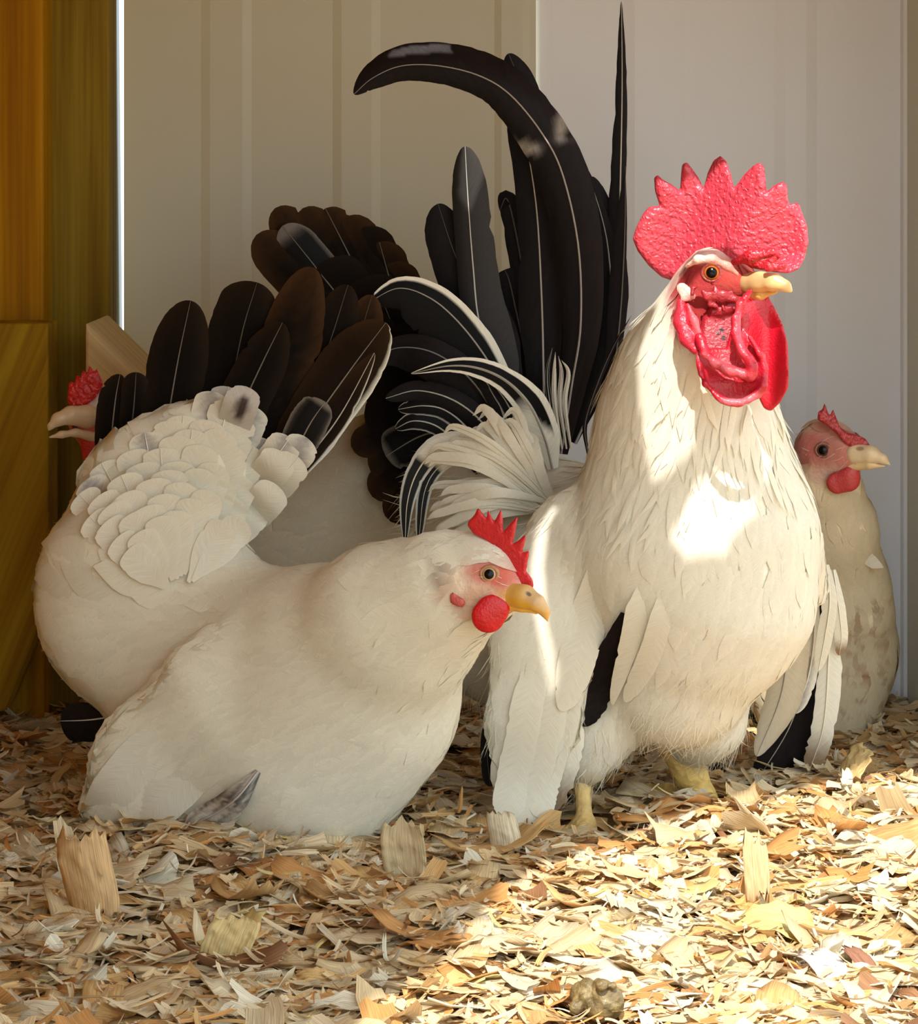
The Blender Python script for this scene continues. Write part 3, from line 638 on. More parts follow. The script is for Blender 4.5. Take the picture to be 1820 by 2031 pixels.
fe('tail_feather', [(1140, 880, 1.405), (1199, 744, 1.405), (1213, 620, 1.407), (1206, 500, 1.407), (1190, 421, 1.407), (1160, 330, 1.407)], [50, 60, 50, 40, 30], [10, 22, 18, 14, 12], 'black', 'taper', shaft=(.32, .3, .27))
fe('tail_feather', [(1078, 880, 1.405), (1077, 720, 1.405), (1073, 576, 1.407), (1064, 421, 1.41), (1046, 300, 1.41), (1022, 200, 1.41)], [44, 50, 42, 36, 30], [40, 44, 40, 36, 24], 'black', 'round', shaft=(.5, .47, .42))
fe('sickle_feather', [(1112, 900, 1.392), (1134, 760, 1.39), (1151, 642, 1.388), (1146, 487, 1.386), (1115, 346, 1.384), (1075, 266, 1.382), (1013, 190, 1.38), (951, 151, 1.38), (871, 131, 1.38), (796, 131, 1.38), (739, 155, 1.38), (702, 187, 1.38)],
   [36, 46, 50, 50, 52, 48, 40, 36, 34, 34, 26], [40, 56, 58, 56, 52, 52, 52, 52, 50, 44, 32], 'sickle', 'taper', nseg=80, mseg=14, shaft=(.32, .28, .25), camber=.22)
fe('tail_feather', [(1020, 800, 1.40), (985, 700, 1.405), (945, 600, 1.41), (900, 500, 1.41), (868, 404, 1.41)], [45, 62, 62, 50, 40], [50, 60, 50, 40, 30], 'black', 'round')
fe('tail_feather', [(1012, 800, 1.395), (985, 740, 1.396), (950, 640, 1.398), (938, 532, 1.40), (928, 399, 1.40), (922, 290, 1.40)], [30, 34, 32, 32, 32, 26], [40, 66, 62, 50, 42, 34], 'greysheen', 'round', shaft=(.5, .48, .45), camber=.25)
fe('tail_feather', [(1165, 900, 1.38), (1160, 840, 1.38), (1185, 760, 1.385), (1215, 690, 1.39), (1252, 625, 1.39)], 6, 6, 'black', 'point')
for q in range(4):
    fe('tail_feather', [(1105+q*9, 890, 1.385), (1090+q*10, 800, 1.384), (1085+q*14, 740, 1.384), (1095+q*6, 690+q*8, 1.384)], 5, 5, ['edge2', 'white', 'whitedark', 'white'][q], 'point')
fe('sickle_feather', [(1050, 880, 1.385), (1008, 790, 1.383), (960, 705, 1.382), (905, 635, 1.382), (850, 590, 1.382), (790, 572, 1.382), (730, 600, 1.382)], [60, 76, 80, 76, 60, 40], [20, 32, 36, 34, 28, 20], 'blackwhiteR', 'taper', nseg=48, mseg=24)
fe('sickle_feather', [(1020, 900, 1.38), (985, 830, 1.378), (930, 750, 1.377), (860, 700, 1.377), (790, 690, 1.38), (735, 715, 1.38)], [50, 62, 60, 50, 36], [20, 28, 30, 28, 20], 'black', 'taper', nseg=40, shaft=(.20, .19, .17))
fe('saddle_feather', [(1095, 930, 1.362), (1080, 870, 1.36), (1050, 805, 1.357), (1005, 757, 1.355), (950, 731, 1.354), (890, 726, 1.354), (815, 741, 1.354)], [26, 34, 30, 24, 20, 14, 7], [34, 46, 38, 26, 21, 16, 8], 'bw', 'taper', nseg=60, mseg=32, label='curved white and black striped feather')
for i, (pp, st, wd) in enumerate([([(1000, 930, 1.37), (965, 850, 1.368), (905, 797, 1.368), (830, 775, 1.37), (765, 790, 1.37)], 'black', 22), ([(970, 930, 1.372), (930, 855, 1.37), (885, 815, 1.37), (840, 805, 1.37), (790, 812, 1.372)], 'edge2', 20),
        ([(950, 940, 1.372), (905, 880, 1.37), (865, 845, 1.37), (820, 835, 1.37), (785, 850, 1.372)], 'edge2', 18), ([(1020, 920, 1.366), (1005, 850, 1.366), (985, 790, 1.366), (950, 740, 1.368)], 'black', 22),
        ([(1040, 930, 1.364), (1030, 860, 1.364), (1005, 800, 1.364), (968, 750, 1.366)], 'edge2', 16)]):
    fe('saddle_feather', pp, wd, wd, st, 'taper', shaft=(.5, .47, .4))
fe('saddle_feather', [(985, 905, 1.345), (920, 880, 1.343), (865, 893, 1.342), (828, 935, 1.342), (808, 995, 1.342), (803, 1075, 1.344)], [20, 26, 24, 20, 16, 12], [22, 30, 28, 22, 18, 14], 'whitehalfblack', 'taper', nseg=48, mseg=20, label='curved feather, cream then black with white edges')
fe('saddle_feather', [(985, 925, 1.346), (920, 905, 1.345), (872, 925, 1.345), (842, 975, 1.345), (830, 1075, 1.346)], 14, 15, 'whitehalfblack', 'taper', nseg=40, mseg=16)
for q in range(44):
    r0 = random.Random(q*7+3); a = r0.random(); low = q > 26
    bx, by = 1078+22*r0.random(), 985+34*r0.random()
    if low: tx, ty = 850+60*r0.random(), 960+115*a
    else: tx, ty = 835+200*a+r0.uniform(-22, 22), 970-128*math.sin(.25+a*2.0)+r0.uniform(-30, 24)
    zq = 1.325+.012*r0.random()
    fe('saddle_feather', [(bx, by, zq+.01), ((bx+tx)/2, (by+ty)/2-(24 if low else 34)+a*8, zq-.004), (tx+22, ty-6, zq+.004), (tx-4, ty+8, zq+.008)], r0.uniform(8, 14), r0.uniform(8, 14), 'white', 'point', shaft=(.72, .66, .50) if q % 3 == 0 else False, nseg=20, mseg=6, ragged=.08)
# near wing: long white flight feathers hanging to the ground, one black patch
for i, (pp, wd) in enumerate([([(1150, 1230, -.004), (1125, 1400, .0015), (1085, 1540, .002), (1068, 1622, .002, 1.285)], 30), ([(1125, 1200, -.004), (1095, 1400, .0025), (1058, 1550, .003), (1034, 1640, .003, 1.285)], 34),
                              ([(1085, 1180, -.004), (1048, 1390, .003), (1018, 1540, .003), (1004, 1626, .003, 1.285)], 34)]):
    fe('wing_feather', on(R, pp), wd, wd, 'white', 'round', ragged=.06, nseg=44, shaft=False, camber=.05, drape=R)
fe('wing_feather', [(1100, 1260, 1.295), (1128, 1400, 1.293), (1128, 1500, 1.292), (1088, 1612, 1.294)], 28, 30, 'whitetan', 'round', ragged=.12, shaft=False)
fe('wing_feather', [(980, 1390, 1.31), (966, 1480, 1.31), (972, 1560, 1.31)], 14, 14, 'black', 'round', label='black feather showing behind the white wing')
fe('wing_feather', on(R, [(1236, 1215, .003), (1212, 1285, .0065), (1186, 1365, .0075), (1152, 1440, .007, 1.29)]), [8, 22, 30, 34, 26], [12, 22, 28, 28, 20], 'black', 'round', label='black feather in the white wing', ragged=.07, camber=.03, shaft=False, base_w=.5, drape=R)
fe('wing_feather', on(R, [(1290, 1120, -.003), (1272, 1210, .002), (1252, 1300, .0045), (1215, 1398, .006, 1.29)]), [20, 18, 8, 6], [20, 32, 30, 22], 'white', 'taper', shaft=False, camber=.05, drape=R)
fe('wing_feather', on(R, [(1330, 1140, -.003), (1312, 1225, .002), (1285, 1310, .003), (1240, 1392, .004, 1.3)]), 22, 24, 'white', 'taper', shaft=False, camber=.05, drape=R)
fe('wing_feather', on(R, [(1195, 1090, -.004), (1172, 1210, .002), (1140, 1310, .004), (1112, 1410, .005)]), [30, 40, 44], [40, 40, 34, 26], 'white', 'taper', shaft=False, camber=.05, drape=R)
# far wing hanging behind the breast
fe('wing_feather', [(1615, 1160, 1.385), (1605, 1290, 1.39), (1570, 1430, 1.392), (1500, 1550, 1.392)], [30, 46, 56, 44], [20, 24, 26, 30], 'black', 'round', shaft=(.4, .36, .3))
fe('wing_feather', [(1630, 1170, 1.392), (1622, 1320, 1.395), (1590, 1450, 1.395), (1548, 1558, 1.397)], [30, 40, 40, 40], [26, 30, 30, 26], 'black', 'round')
fe('wing_feather', [(1560, 1200, 1.365), (1562, 1270, 1.366), (1548, 1380, 1.368), (1500, 1500, 1.37)], [26, 46, 44, 26], [26, 34, 30, 26], 'tan', 'taper')
fe('wing_feather', [(1618, 1180, 1.38), (1612, 1280, 1.378), (1600, 1350, 1.378), (1575, 1415, 1.38)], [14, 16, 18, 16], [16, 20, 22, 20], 'whitegrey', 'round')
fe('wing_feather', [(1645, 1170, 1.38), (1642, 1320, 1.378), (1632, 1440, 1.38), (1605, 1528, 1.388)], [22, 30, 26, 24], [18, 22, 24, 22], 'whitetan', 'round', ragged=.1)
fe('wing_feather', [(1652, 1130, 1.372), (1662, 1200, 1.37), (1668, 1260, 1.372), (1664, 1300, 1.375)], 14, 14, 'whitetan', 'taper')
fe('wing_feather', [(1638, 1120, 1.366), (1645, 1190, 1.364), (1636, 1260, 1.366), (1622, 1330, 1.37)], 16, 16, 'white', 'taper')
# legs
LEG = (.62, .42, .16)
lg = part('leg', chain([(1168, 1478, 1.335, 14), (1154, 1560, 1.308, 15), (1160, 1635, 1.296, 17)], .9)+chain([(1158, 1640, 1.296, 19), (1185, 1668, 1.28, 13)])+chain([(1158, 1640, 1.296, 19), (1140, 1672, 1.272, 13)])+chain([(1158, 1640, 1.296, 17), (1120, 1652, 1.295, 12)]), E, M_LEG, LEG, k=.004, h=.0011)
lg2 = part('leg', chain([(1345, 1480, 1.345, 38), (1368, 1535, 1.345, 31), (1392, 1585, 1.35, 30)], .9)+chain([(1385, 1585, 1.35, 26), (1420, 1606, 1.335, 17), (1446, 1622, 1.33, 11)])+chain([(1385, 1585, 1.35, 24), (1380, 1612, 1.322, 16)])+chain([(1380, 1575, 1.35, 22), (1320, 1572, 1.36, 15), (1280, 1563, 1.365, 10)]), E, M_LEG, (.68, .46, .14), k=.005, h=.0011)
adopt(E, lg2)
V, Q = sdf_mesh(chain([(1282, 1563, 1.365, 9), (1264, 1560, 1.366, 7), (1251, 1551, 1.367, 2)]), .002, .0008, 1)
c = mesh_obj('claw', V, Q, M_BEAK, lg2, col=np.tile(np.array((.75, .66, .5)), (len(V), 1)))

# ================================================================== FRONT HEN
E = root('bantam_hen', P(560, 1710, 1.25), 'white hen crouching in front of the others, yellow beak, dark tail fan raised', 'hen')
E['lidcol'] = (.42, .20, .10)
prims = chain([(950, 1150, 1.215, 72), (890, 1174, 1.222, 96), (790, 1236, 1.24, 148), (650, 1345, 1.275, 212), (560, 1400, 1.285, 225)], .62)
prims += [cap(985, 1160, 1.207, 52, 1005, 1178, 1.20, 34, .75), cap(705, 1395, 1.262, 196, 610, 1500, 1.27, 205, .6), cap(560, 1400, 1.285, 225, 420, 1450, 1.30, 190, .5), cap(450, 1330, 1.295, 205, 290, 1175, 1.315, 186, .5),
          cap(290, 1175, 1.315, 186, 252, 1255, 1.31, 136, .5), cap(260, 1180, 1.315, 172, 330, 1000, 1.335, 150, .36), cap(330, 1000, 1.335, 150, 395, 930, 1.34, 128, .3),
          cap(440, 1440, 1.262, 160, 305, 1535, 1.27, 112, .3), cap(305, 1535, 1.27, 112, 215, 1605, 1.275, 48, .3)]
hb = [(945, 1168, 68, 46, 0, .5, (.72, .48, .36), .85), (972, 1134, 48, 28, 10, .6, (.58, .14, .10), .85), (1005, 1150, 30, 40, 20, .5, (.58, .12, .08), .8), (940, 1190, 50, 26, -8, .6, (.72, .50, .36), .9),
      (876, 1150, 17, 34, -12, .6, (.34, .24, .17), .7), (902, 1156, 19, 28, -20, .5, (.86, .72, .55), 1), (1010, 1178, 22, 10, 0, .6, (.66, .30, .06), .9),
      (607, 1265, 4, 3, 0, .3, (.2, .15, .08), 1), (545, 1215, 8, 3, -20, .4, (.25, .2, .12), 1), (950, 1180, 60, 12, -10, 1, (.66, .38, .25), .5)]
Hn = Body('body', prims, .020, .0024, CREAM, hb, E)
HF = [(872, 1120), (900, 1095), (960, 1090), (1040, 1120), (1060, 1180), (990, 1250), (940, 1260), (880, 1200)]
flowH = [(1000, 1090, 1.2, -1, -.1), (930, 1080, 1.2, -1, .05), (870, 1150, 1.2, -1, .5), (880, 1220, 1.2, -.7, .8), (800, 1200, 1.2, -1, .4), (850, 1320, 1.2, -.5, 1), (780, 1450, 1.2, -.6, 1), (650, 1250, 1.22, -1, .35), (550, 1350, 1.22, -1, .5),
         (640, 1580, 1.22, -.9, .6), (480, 1500, 1.23, -1, .5), (500, 1240, 1.24, -1, .05), (430, 1100, 1.28, -.6, -.8), (480, 1180, 1.28, -1, -.3), (330, 1000, 1.3, -.1, -1), (200, 1000, 1.3, -.5, -1), (150, 1150, 1.3, -1, -.3), (250, 1150, 1.28, -.8, -.4), (200, 1330, 1.28, -.9, .3), (300, 1300, 1.27, -1, .2), (250, 1550, 1.25, -.7, .8), (350, 1450, 1.25, -1, .6)]
plumage('contour_feathers', Hn, 7200, (.018, .032), (.008, .014), flowH, excl=[HF], lift=.0005, seed=21, parent=E)
plumage('neck_feathers', Hn, 3200, (.012, .020), (.002, .004), flowH, excl=[[(885, 1120), (920, 1100), (1000, 1105), (1050, 1150), (1040, 1200), (960, 1230), (890, 1190)]], only=[[(600, 1080), (960, 1040), (1030, 1120), (960, 1280), (900, 1450), (700, 1350)]], lift=.001, seed=22, parent=E, blunt=.5)
fluff('fluff', Hn, 9000, (.004, .009), (.00015, .0003), flowH, excl=[HF], only=[[(80, 960), (330, 850), (480, 950), (460, 1150), (300, 1420), (100, 1420)], [(760, 1450), (960, 1250), (900, 1650), (600, 1740)]], out=.5, seed=23, parent=E)
fluff('head_bristles', Hn, 2600, (.004, .009), (.0002, .00035), flowH, only=[[(880, 1100), (1010, 1060), (1050, 1160), (1000, 1215), (950, 1235), (890, 1200)]], out=.15, seed=24, parent=E, colr=(.80, .62, .5))
hc = [(926, 1046), (930, 1036), (940, 1025), (948, 1009), (957, 1020), (965, 1030), (967, 1010), (976, 1028), (980, 1036), (986, 1024), (994, 1008), (997, 1030), (998, 1054), (1012, 1036), (1027, 1022), (1022, 1050), (1016, 1078), (1030, 1068), (1044, 1055), (1040, 1075), (1034, 1095), (1050, 1088), (1046, 1110), (1043, 1130), (1055, 1145), (1058, 1158), (1050, 1172), (1030, 1168), (1020, 1140), (1010, 1115), (990, 1090), (960, 1072), (938, 1062)]
part('comb', [poly_plate(hc, 1.205, .0016, .0014, lambda x, y: 1.206-.006*(x-990)/60)], E, M_RED, (.56, .018, .025), k=.002, h=.0007, it=1)
part('beak', chain([(1010, 1180, 1.199, 27), (1040, 1184, 1.194, 22), (1064, 1196, 1.191, 15), (1080, 1213, 1.190, 8), (1086, 1233, 1.19, 2)], .7), E, M_BEAK, (.66, .37, .09), k=.003, h=.0006, blobs=[(1060, 1185, 30, 14, 40, .7, (.55, .36, .18), .8), (1048, 1178, 6, 4, 35, .4, (.12, .07, .03), 1), (1030, 1198, 34, 6, 22, .6, (.72, .38, .03), .9)])
part('lower_beak', chain([(1000, 1200, 1.199, 13), (1035, 1203, 1.195, 10), (1064, 1216, 1.193, 3)], .7), E, M_BEAK, (.72, .42, .06), h=.0006)
part('wattle', [cap(968, 1222, 1.196, 34, 975, 1212, 1.196, 33, .35), cap(992, 1205, 1.196, 16, sq=.5)], E, M_RED, (.56, .006, .01), k=.003, h=.0008)
part('earlobe', [cap(902, 1190, 1.2015, 11, 914, 1196, 1.2005, 10, .3), cap(896, 1178, 1.202, 6, sq=.3)], E, M_RED, (.50, .08, .06), k=.003, label='small red lobe below the pale ear patch')
eye(E, Hn, 970, 1139, 17, (.70, .46, .22), E)
def fe(name, *a, **k): return feather(name, None, *a, root_empty=E, **k)
fe('tail_feather', [(230, 960, 1.35), (222, 880, 1.352), (228, 800, 1.352), (238, 742, 1.352)], [34, 36, 36, 34], [20, 26, 26, 22], 'hen', 'taper', shaft=(.13, .11, .085))
fe('tail_feather', [(258, 960, 1.348), (260, 870, 1.35), (266, 800, 1.35), (270, 738, 1.35)], 28, 28, 'hen', 'round')
fe('tail_feather', [(320, 1000, 1.345), (330, 860, 1.347), (352, 720, 1.35), (378, 596, 1.35)], [48, 58, 62, 62], [50, 56, 60, 58], 'hen', 'taper', shaft=(.13, .11, .085))
fe('tail_feather', [(430, 980, 1.352), (455, 800, 1.355), (480, 660, 1.357), (510, 560, 1.357)], [60, 68, 70, 60], [60, 66, 70, 50], 'hen', 'round')
fe('tail_feather', [(490, 980, 1.35), (530, 830, 1.352), (575, 680, 1.353), (620, 530, 1.353)], [50, 60, 62, 64], [50, 66, 64, 52], 'henbrown', 'taper', shaft=False)
fe('tail_feather', [(420, 960, 1.344), (470, 830, 1.346), (520, 720, 1.347), (560, 640, 1.347)], [46, 56, 50, 40], [40, 50, 50, 40], 'hen', 'taper', shaft=(.13, .11, .085))
fe('tail_feather', [(540, 960, 1.356), (600, 820, 1.358), (650, 690, 1.358), (690, 565, 1.358)], 50, 50, 'hen', 'taper')
fe('tail_feather', [(560, 960, 1.36), (640, 820, 1.36), (700, 700, 1.36), (738, 585, 1.36)], 44, 48, 'henbrown', 'taper')
fe('tail_feather', [(530, 1000, 1.346), (600, 870, 1.347), (690, 740, 1.35), (765, 640, 1.35)], [40, 60, 70, 66], [50, 60, 62, 55], 'henedge', 'taper', shaft=(.2, .17, .13))
fe('tail_feather', [(500, 1030, 1.345), (590, 930, 1.345), (670, 830, 1.347), (742, 700, 1.35)], [30, 40, 40, 30], [16, 22, 22, 18], 'henedge', 'taper', shaft=(.5, .45, .38))
fe('tail_covert', [(560, 960, 1.33), (585, 900, 1.33), (615, 840, 1.33), (645, 797, 1.332)], [34, 40, 44, 40], [34, 36, 36, 28], 'ringed', 'round', shaft=(.2, .17, .13))
rc = np.random.default_rng(77)
plumage('tail_covert_feathers', Hn, 900, (.026, .038), (.017, .026), flowH, only=[[(110, 1080), (180, 900), (330, 820), (470, 850), (550, 950), (500, 1060), (430, 1150), (300, 1180), (150, 1200)]], lift=.0028, seed=26, parent=E, vary=.09, blunt=.15, seg=6, maxlift=.4)
rim_ = [(150, 1010), (165, 955), (200, 915), (250, 890), (300, 852), (345, 830), (395, 800), (440, 772), (482, 742), (512, 812), (548, 875), (600, 860), (640, 892)]
rimc = catmull([(x, y, 0) for x, y in rim_], 200)[:, :2]
for k_, (s_, nn_, wd) in enumerate([(1.0, 14, 36), (.88, 13, 38), (.75, 12, 38), (.62, 10, 36), (.50, 8, 34)]):
    for q in range(nn_):
        f_ = (q+.5+rc.uniform(-.3, .3))/nn_; tx, ty = rimc[int(np.clip(f_, 0, .999)*199)]; Ox, Oy = 350, 1190
        sj = s_*(1+rc.uniform(-.03, .02)); tx, ty = Ox+(tx-Ox)*sj, Oy+(ty-Oy)*sj
        bx, by = Ox+(tx-Ox)*(1-.48/s_*.8), Oy+(ty-Oy)*(1-.48/s_*.8)
        l, _ = Hn.hit(bx*.35+tx*.65, by*.35+ty*.65); zt = (l.y if l is not None else 1.325)-.001-.0012*k_
        pp = on(Hn, [(bx, by, .0002+.001*k_), (bx*.6+tx*.4, by*.6+ty*.4, .0005+.001*k_)])+[(bx*.25+tx*.75, by*.25+ty*.75, zt), (tx, ty, zt)]
        st = 'whitegrey' if (k_ == 0 and q % 3 == 1) or (k_ == 0 and q > 8) else 'white'
        if k_ == 0 and q in (8, 9): st = 'whitedark'
        fe('tail_covert', pp, [wd*.3, wd*.75, wd, wd, wd*.9], [wd*.3, wd*.75, wd, wd, wd*.9], st, 'round', shaft=(.74, .70, .60) if (k_ < 2 and q % 2 == 0) else False, ragged=.03, camber=.01, nseg=22, mseg=8, drape=Hn)
# wing: folded edge, dark secondaries at the back, mottled tip underneath
fe('wing_feather', [(310, 1412, 1.305), (235, 1420, 1.305), (175, 1428, 1.307), (120, 1430, 1.31)], [30, 42, 44, 40], [26, 34, 36, 34], 'black', 'round', shaft=(.5, .47, .42), label='black flight feather at the back of the folded wing')
fe('wing_feather', [(290, 1395, 1.275), (246, 1440, 1.28), (208, 1490, 1.285), (172, 1560, 1.285)], [10, 16, 18, 14], [14, 20, 20, 16], 'ringed', 'taper')
fe('wing_feather', on(Hn, [(400, 1400, -.004), (290, 1490, .001), (215, 1580, .002), (172, 1655, .002, 1.285)]), [30, 44, 48, 30], [30, 44, 44, 26], 'white', 'taper', shaft=False, camber=.04, drape=Hn)
fe('wing_feather', on(Hn, [(480, 1440, -.004), (370, 1540, .001), (290, 1610, .002), (205, 1662, .003, 1.28)]), [34, 50, 50, 30], [34, 46, 46, 30], 'white', 'taper', shaft=False, camber=.04, drape=Hn)
fe('wing_feather', on(Hn, [(540, 1480, -.004), (450, 1580, .002), (370, 1630, .003), (290, 1662, .004, 1.275)]), [34, 46, 40, 26], 32, 'white', 'taper', shaft=False, camber=.04, drape=Hn)
fe('wing_feather', on(Hn, [(512, 1530, .002), (470, 1582, .009), (425, 1614, .012), (368, 1642, .014, 1.26)]), [18, 26, 28, 24], [18, 26, 28, 24], 'mottle', 'round', camber=.3, shaft=(.5, .45, .4), label='mottled grey wing tip feather')

# ================================================================== HEN BEHIND, LEFT
E = root('bantam_hen', P(450, 1560, 1.45), 'hen behind the front hen, facing the post with open beak, wide black tail fan', 'hen')
E['lidcol'] = (.4, .1, .06)
prims = chain([(200, 830, 1.415, 62), (250, 880, 1.425, 80), (320, 980, 1.44, 130), (440, 1120, 1.455, 200), (570, 1120, 1.46, 215), (650, 1060, 1.462, 185)], .5)+[cap(440, 1200, 1.455, 210, 560, 1300, 1.46, 190, .5), cap(180, 835, 1.41, 44, 165, 830, 1.407, 34, .7),
         cap(640, 1000, 1.46, 150, 730, 900, 1.465, 70, .4)]
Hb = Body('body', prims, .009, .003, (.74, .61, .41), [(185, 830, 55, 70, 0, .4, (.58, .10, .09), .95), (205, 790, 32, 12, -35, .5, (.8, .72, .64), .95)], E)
flowB = [(200, 790, 1.4, 1, .2), (300, 950, 1.4, .6, 1), (500, 1050, 1.42, 1, .3), (650, 1000, 1.42, 1, -.5), (550, 1200, 1.42, 1, .4)]
plumage('contour_feathers', Hb, 1800, (.02, .032), (.008, .014), flowB, excl=[[(120, 760), (235, 760), (225, 930), (130, 930)]], lift=.0007, seed=31, parent=E)
part('comb', [poly_plate([(133, 800), (134, 770), (138, 755), (148, 760), (152, 742), (160, 748), (164, 730), (172, 742), (178, 722), (186, 738), (192, 730), (200, 750), (206, 762), (190, 790), (170, 805), (150, 812)], 1.405, .002, .0018)], E, M_COMB, (.56, .012, .016), k=.002, h=.001)
part('beak', chain([(172, 826, 1.402, 24), (140, 824, 1.398, 18), (115, 832, 1.396, 13), (100, 846, 1.395, 6), (96, 854, 1.395, 2)], .7), E, M_BEAK, (.66, .48, .29), k=.002, h=.0008)
part('lower_beak', chain([(190, 868, 1.405, 12), (150, 858, 1.40, 8), (122, 862, 1.397, 7), (99, 867, 1.396, 3)], .7), E, M_BEAK, (.66, .48, .29), k=.002, h=.0008)
part('mouth', chain([(190, 846, 1.408, 10), (150, 844, 1.403, 8)], .6), E, M_RED, (.10, .01, .008), k=.002)
part('wattle', [cap(180, 880, 1.405, 22, 178, 905, 1.405, 16, .4)], E, M_RED, (.52, .02, .025), k=.002, h=.001)
def fe(name, *a, **k): return feather(name, None, *a, root_empty=E, **k)
base = (840, 880)
for i, (tx, ty, wd, st) in enumerate([(830, 560, 44, 'hen'), (800, 560, 46, 'hen'), (778, 520, 46, 'henbrown'), (752, 480, 44, 'henbrown'), (724, 450, 46, 'hen'), (690, 428, 44, 'henbrown'), (645, 413, 42, 'henbrown'), (600, 413, 42, 'henbrown'), (545, 413, 42, 'henbrown'),
                                      (760, 600, 60, 'hen'), (700, 560, 70, 'hen'), (640, 520, 60, 'hen'), (560, 448, 40, 'ringed'), (508, 466, 46, 'henbrown'), (800, 640, 60, 'hen'), (680, 640, 70, 'hen')]):
    z = 1.452-.001*i
    mx, my = (base[0]*.5+tx*.5)+(base[0]-tx)*.06, (base[1]*.5+ty*.5)-10
    fe('tail_feather', [(base[0], base[1], z), (mx, my, z+.002), ((mx+tx)/2-(base[0]-tx)*.01, (my+ty)/2-8, z+.002), (tx, ty, z)], [wd*.7, wd, wd*1.08, wd], [wd*.7, wd, wd*1.08, wd], st, 'round', nseg=24, mseg=8, shaft=(.16, .14, .10) if i % 3 == 0 else False)
for i, (tx, ty, wd, st) in enumerate([(742, 700, 50, 'hen'), (730, 770, 46, 'hen'), (722, 820, 44, 'hen'), (696, 885, 34, 'henbrown'), (735, 935, 36, 'henbrown'), (738, 985, 38, 'henbrown'), (775, 1035, 38, 'henbrown'), (815, 1045, 40, 'hen'), (765, 905, 44, 'ringed'), (860, 1000, 50, 'hen'), (900, 700, 70, 'hen'), (960, 760, 70, 'hen')]):
    z = 1.436-.001*i if i != 8 else 1.422
    fe('tail_covert', [(900, 850, z), ((900+tx)/2, (850+ty)/2-12, z), (tx, ty, z)], wd, wd, st, 'round', nseg=16, mseg=8, shaft=False if i != 8 else (.3, .27, .22))

# ================================================================== HEN BEHIND, RIGHT
E = root('bantam_hen', P(1640, 1480, 1.50), 'white hen with brown flecks on the breast, looking out from behind the rooster', 'hen')
E['lidcol'] = (.30, .12, .09)
prims = chain([(1640, 893, 1.462, 63), (1640, 960, 1.468, 60), (1652, 1050, 1.48, 80), (1648, 1170, 1.50, 110), (1642, 1290, 1.51, 131), (1622, 1370, 1.51, 130)], .7)+[cap(1680, 900, 1.452, 38, 1695, 905, 1.449, 28, .8), cap(1690, 1120, 1.49, 42, 1672, 1200, 1.495, 95, .7), cap(1560, 1300, 1.51, 110, sq=.6)]
cr = [(1650, 892, 62, 60, 0, .5, (.60, .24, .20), .9), (1600, 885, 30, 30, 0, .6, (.5, .10, .09), .7), (1640, 945, 50, 20, 0, .8, (.66, .42, .32), .7), (1680, 905, 24, 24, 0, .6, (.55, .18, .14), .8), (1632, 892, 34, 30, 0, .6, (.42, .13, .10), .6)]
r_ = np.random.default_rng(4)
cr += [(1735, 1210, 5, 22, -15, .6, (.40, .24, .13), .6), (1700, 1240, 5, 28, 5, .6, (.42, .24, .13), .6), (1702, 1290, 6, 30, 5, .7, (.48, .29, .16), .5), (1746, 1320, 6, 24, 5, .7, (.5, .32, .2), .4)]
for q in range(34):
    cr.append((r_.uniform(1665, 1768), r_.uniform(1190, 1440), r_.uniform(2.5, 4.5), r_.uniform(8, 16), r_.uniform(-12, 12), .7, (.52, .25, .11), r_.uniform(.25, .6)))
Hr = Body('body', prims, .009, .0024, (.85, .73, .50), cr, E)
flowC = [(1600, 850, 1.45, -1, -.2), (1650, 1000, 1.45, .1, 1), (1700, 1080, 1.47, .5, 1), (1700, 1250, 1.47, .05, 1), (1650, 1400, 1.47, -.2, 1), (1740, 1300, 1.48, .1, 1)]
plumage('contour_feathers', Hr, 3600, (.010, .016), (.004, .007), flowC, excl=[[(1580, 830), (1700, 830), (1720, 960), (1690, 985), (1620, 985), (1585, 930)]], lift=.0006, seed=41, parent=E, vary=.04)
fluff('head_bristles', Hr, 700, (.004, .010), (.0002, .0004), flowC, only=[[(1570, 830), (1680, 830), (1690, 940), (1640, 990), (1590, 960)]], out=.25, seed=42, parent=E, colr=(.78, .62, .52))
part('comb', [poly_plate([(1620, 832), (1622, 816), (1630, 812), (1635, 798), (1640, 814), (1645, 825), (1651, 810), (1658, 828), (1664, 845), (1680, 858), (1700, 862), (1716, 870), (1727, 886), (1715, 893), (1695, 893), (1675, 880), (1660, 862), (1640, 845)], 1.445, .0018, .0016)], E, M_COMB, (.42, .03, .035), k=.002, h=.0008)
part('beak', chain([(1698, 900, 1.446, 22), (1728, 902, 1.441, 17), (1750, 910, 1.438, 9), (1765, 922, 1.437, 2)], .8), E, M_BEAK, (.74, .58, .36), k=.002, h=.0007, blobs=[(1705, 890, 8, 4, 0, .4, (.3, .15, .1), .8)])
part('lower_beak', chain([(1690, 924, 1.447, 11), (1725, 922, 1.441, 8), (1756, 925, 1.439, 2)], .8), E, M_BEAK, (.72, .52, .27), k=.002, h=.0007)
part('wattle', [cap(1660, 958, 1.449, 22, 1682, 952, 1.447, 24, .4), cap(1690, 938, 1.446, 14, sq=.5)], E, M_RED, (.52, .05, .05), k=.003, h=.0008)
eye(E, Hr, 1632, 893, 15, (.14, .07, .05), E)
for pp, wd in [([(1690, 1050, 1.475), (1702, 1075, 1.47), (1716, 1095, 1.47)], 10), ([(1700, 1090, 1.475), (1725, 1112, 1.47), (1752, 1126, 1.468)], 14)]:
    feather('breast_feather', None, pp, wd, wd, 'white', 'point', root_empty=E, nseg=10, mseg=4, shaft=False)

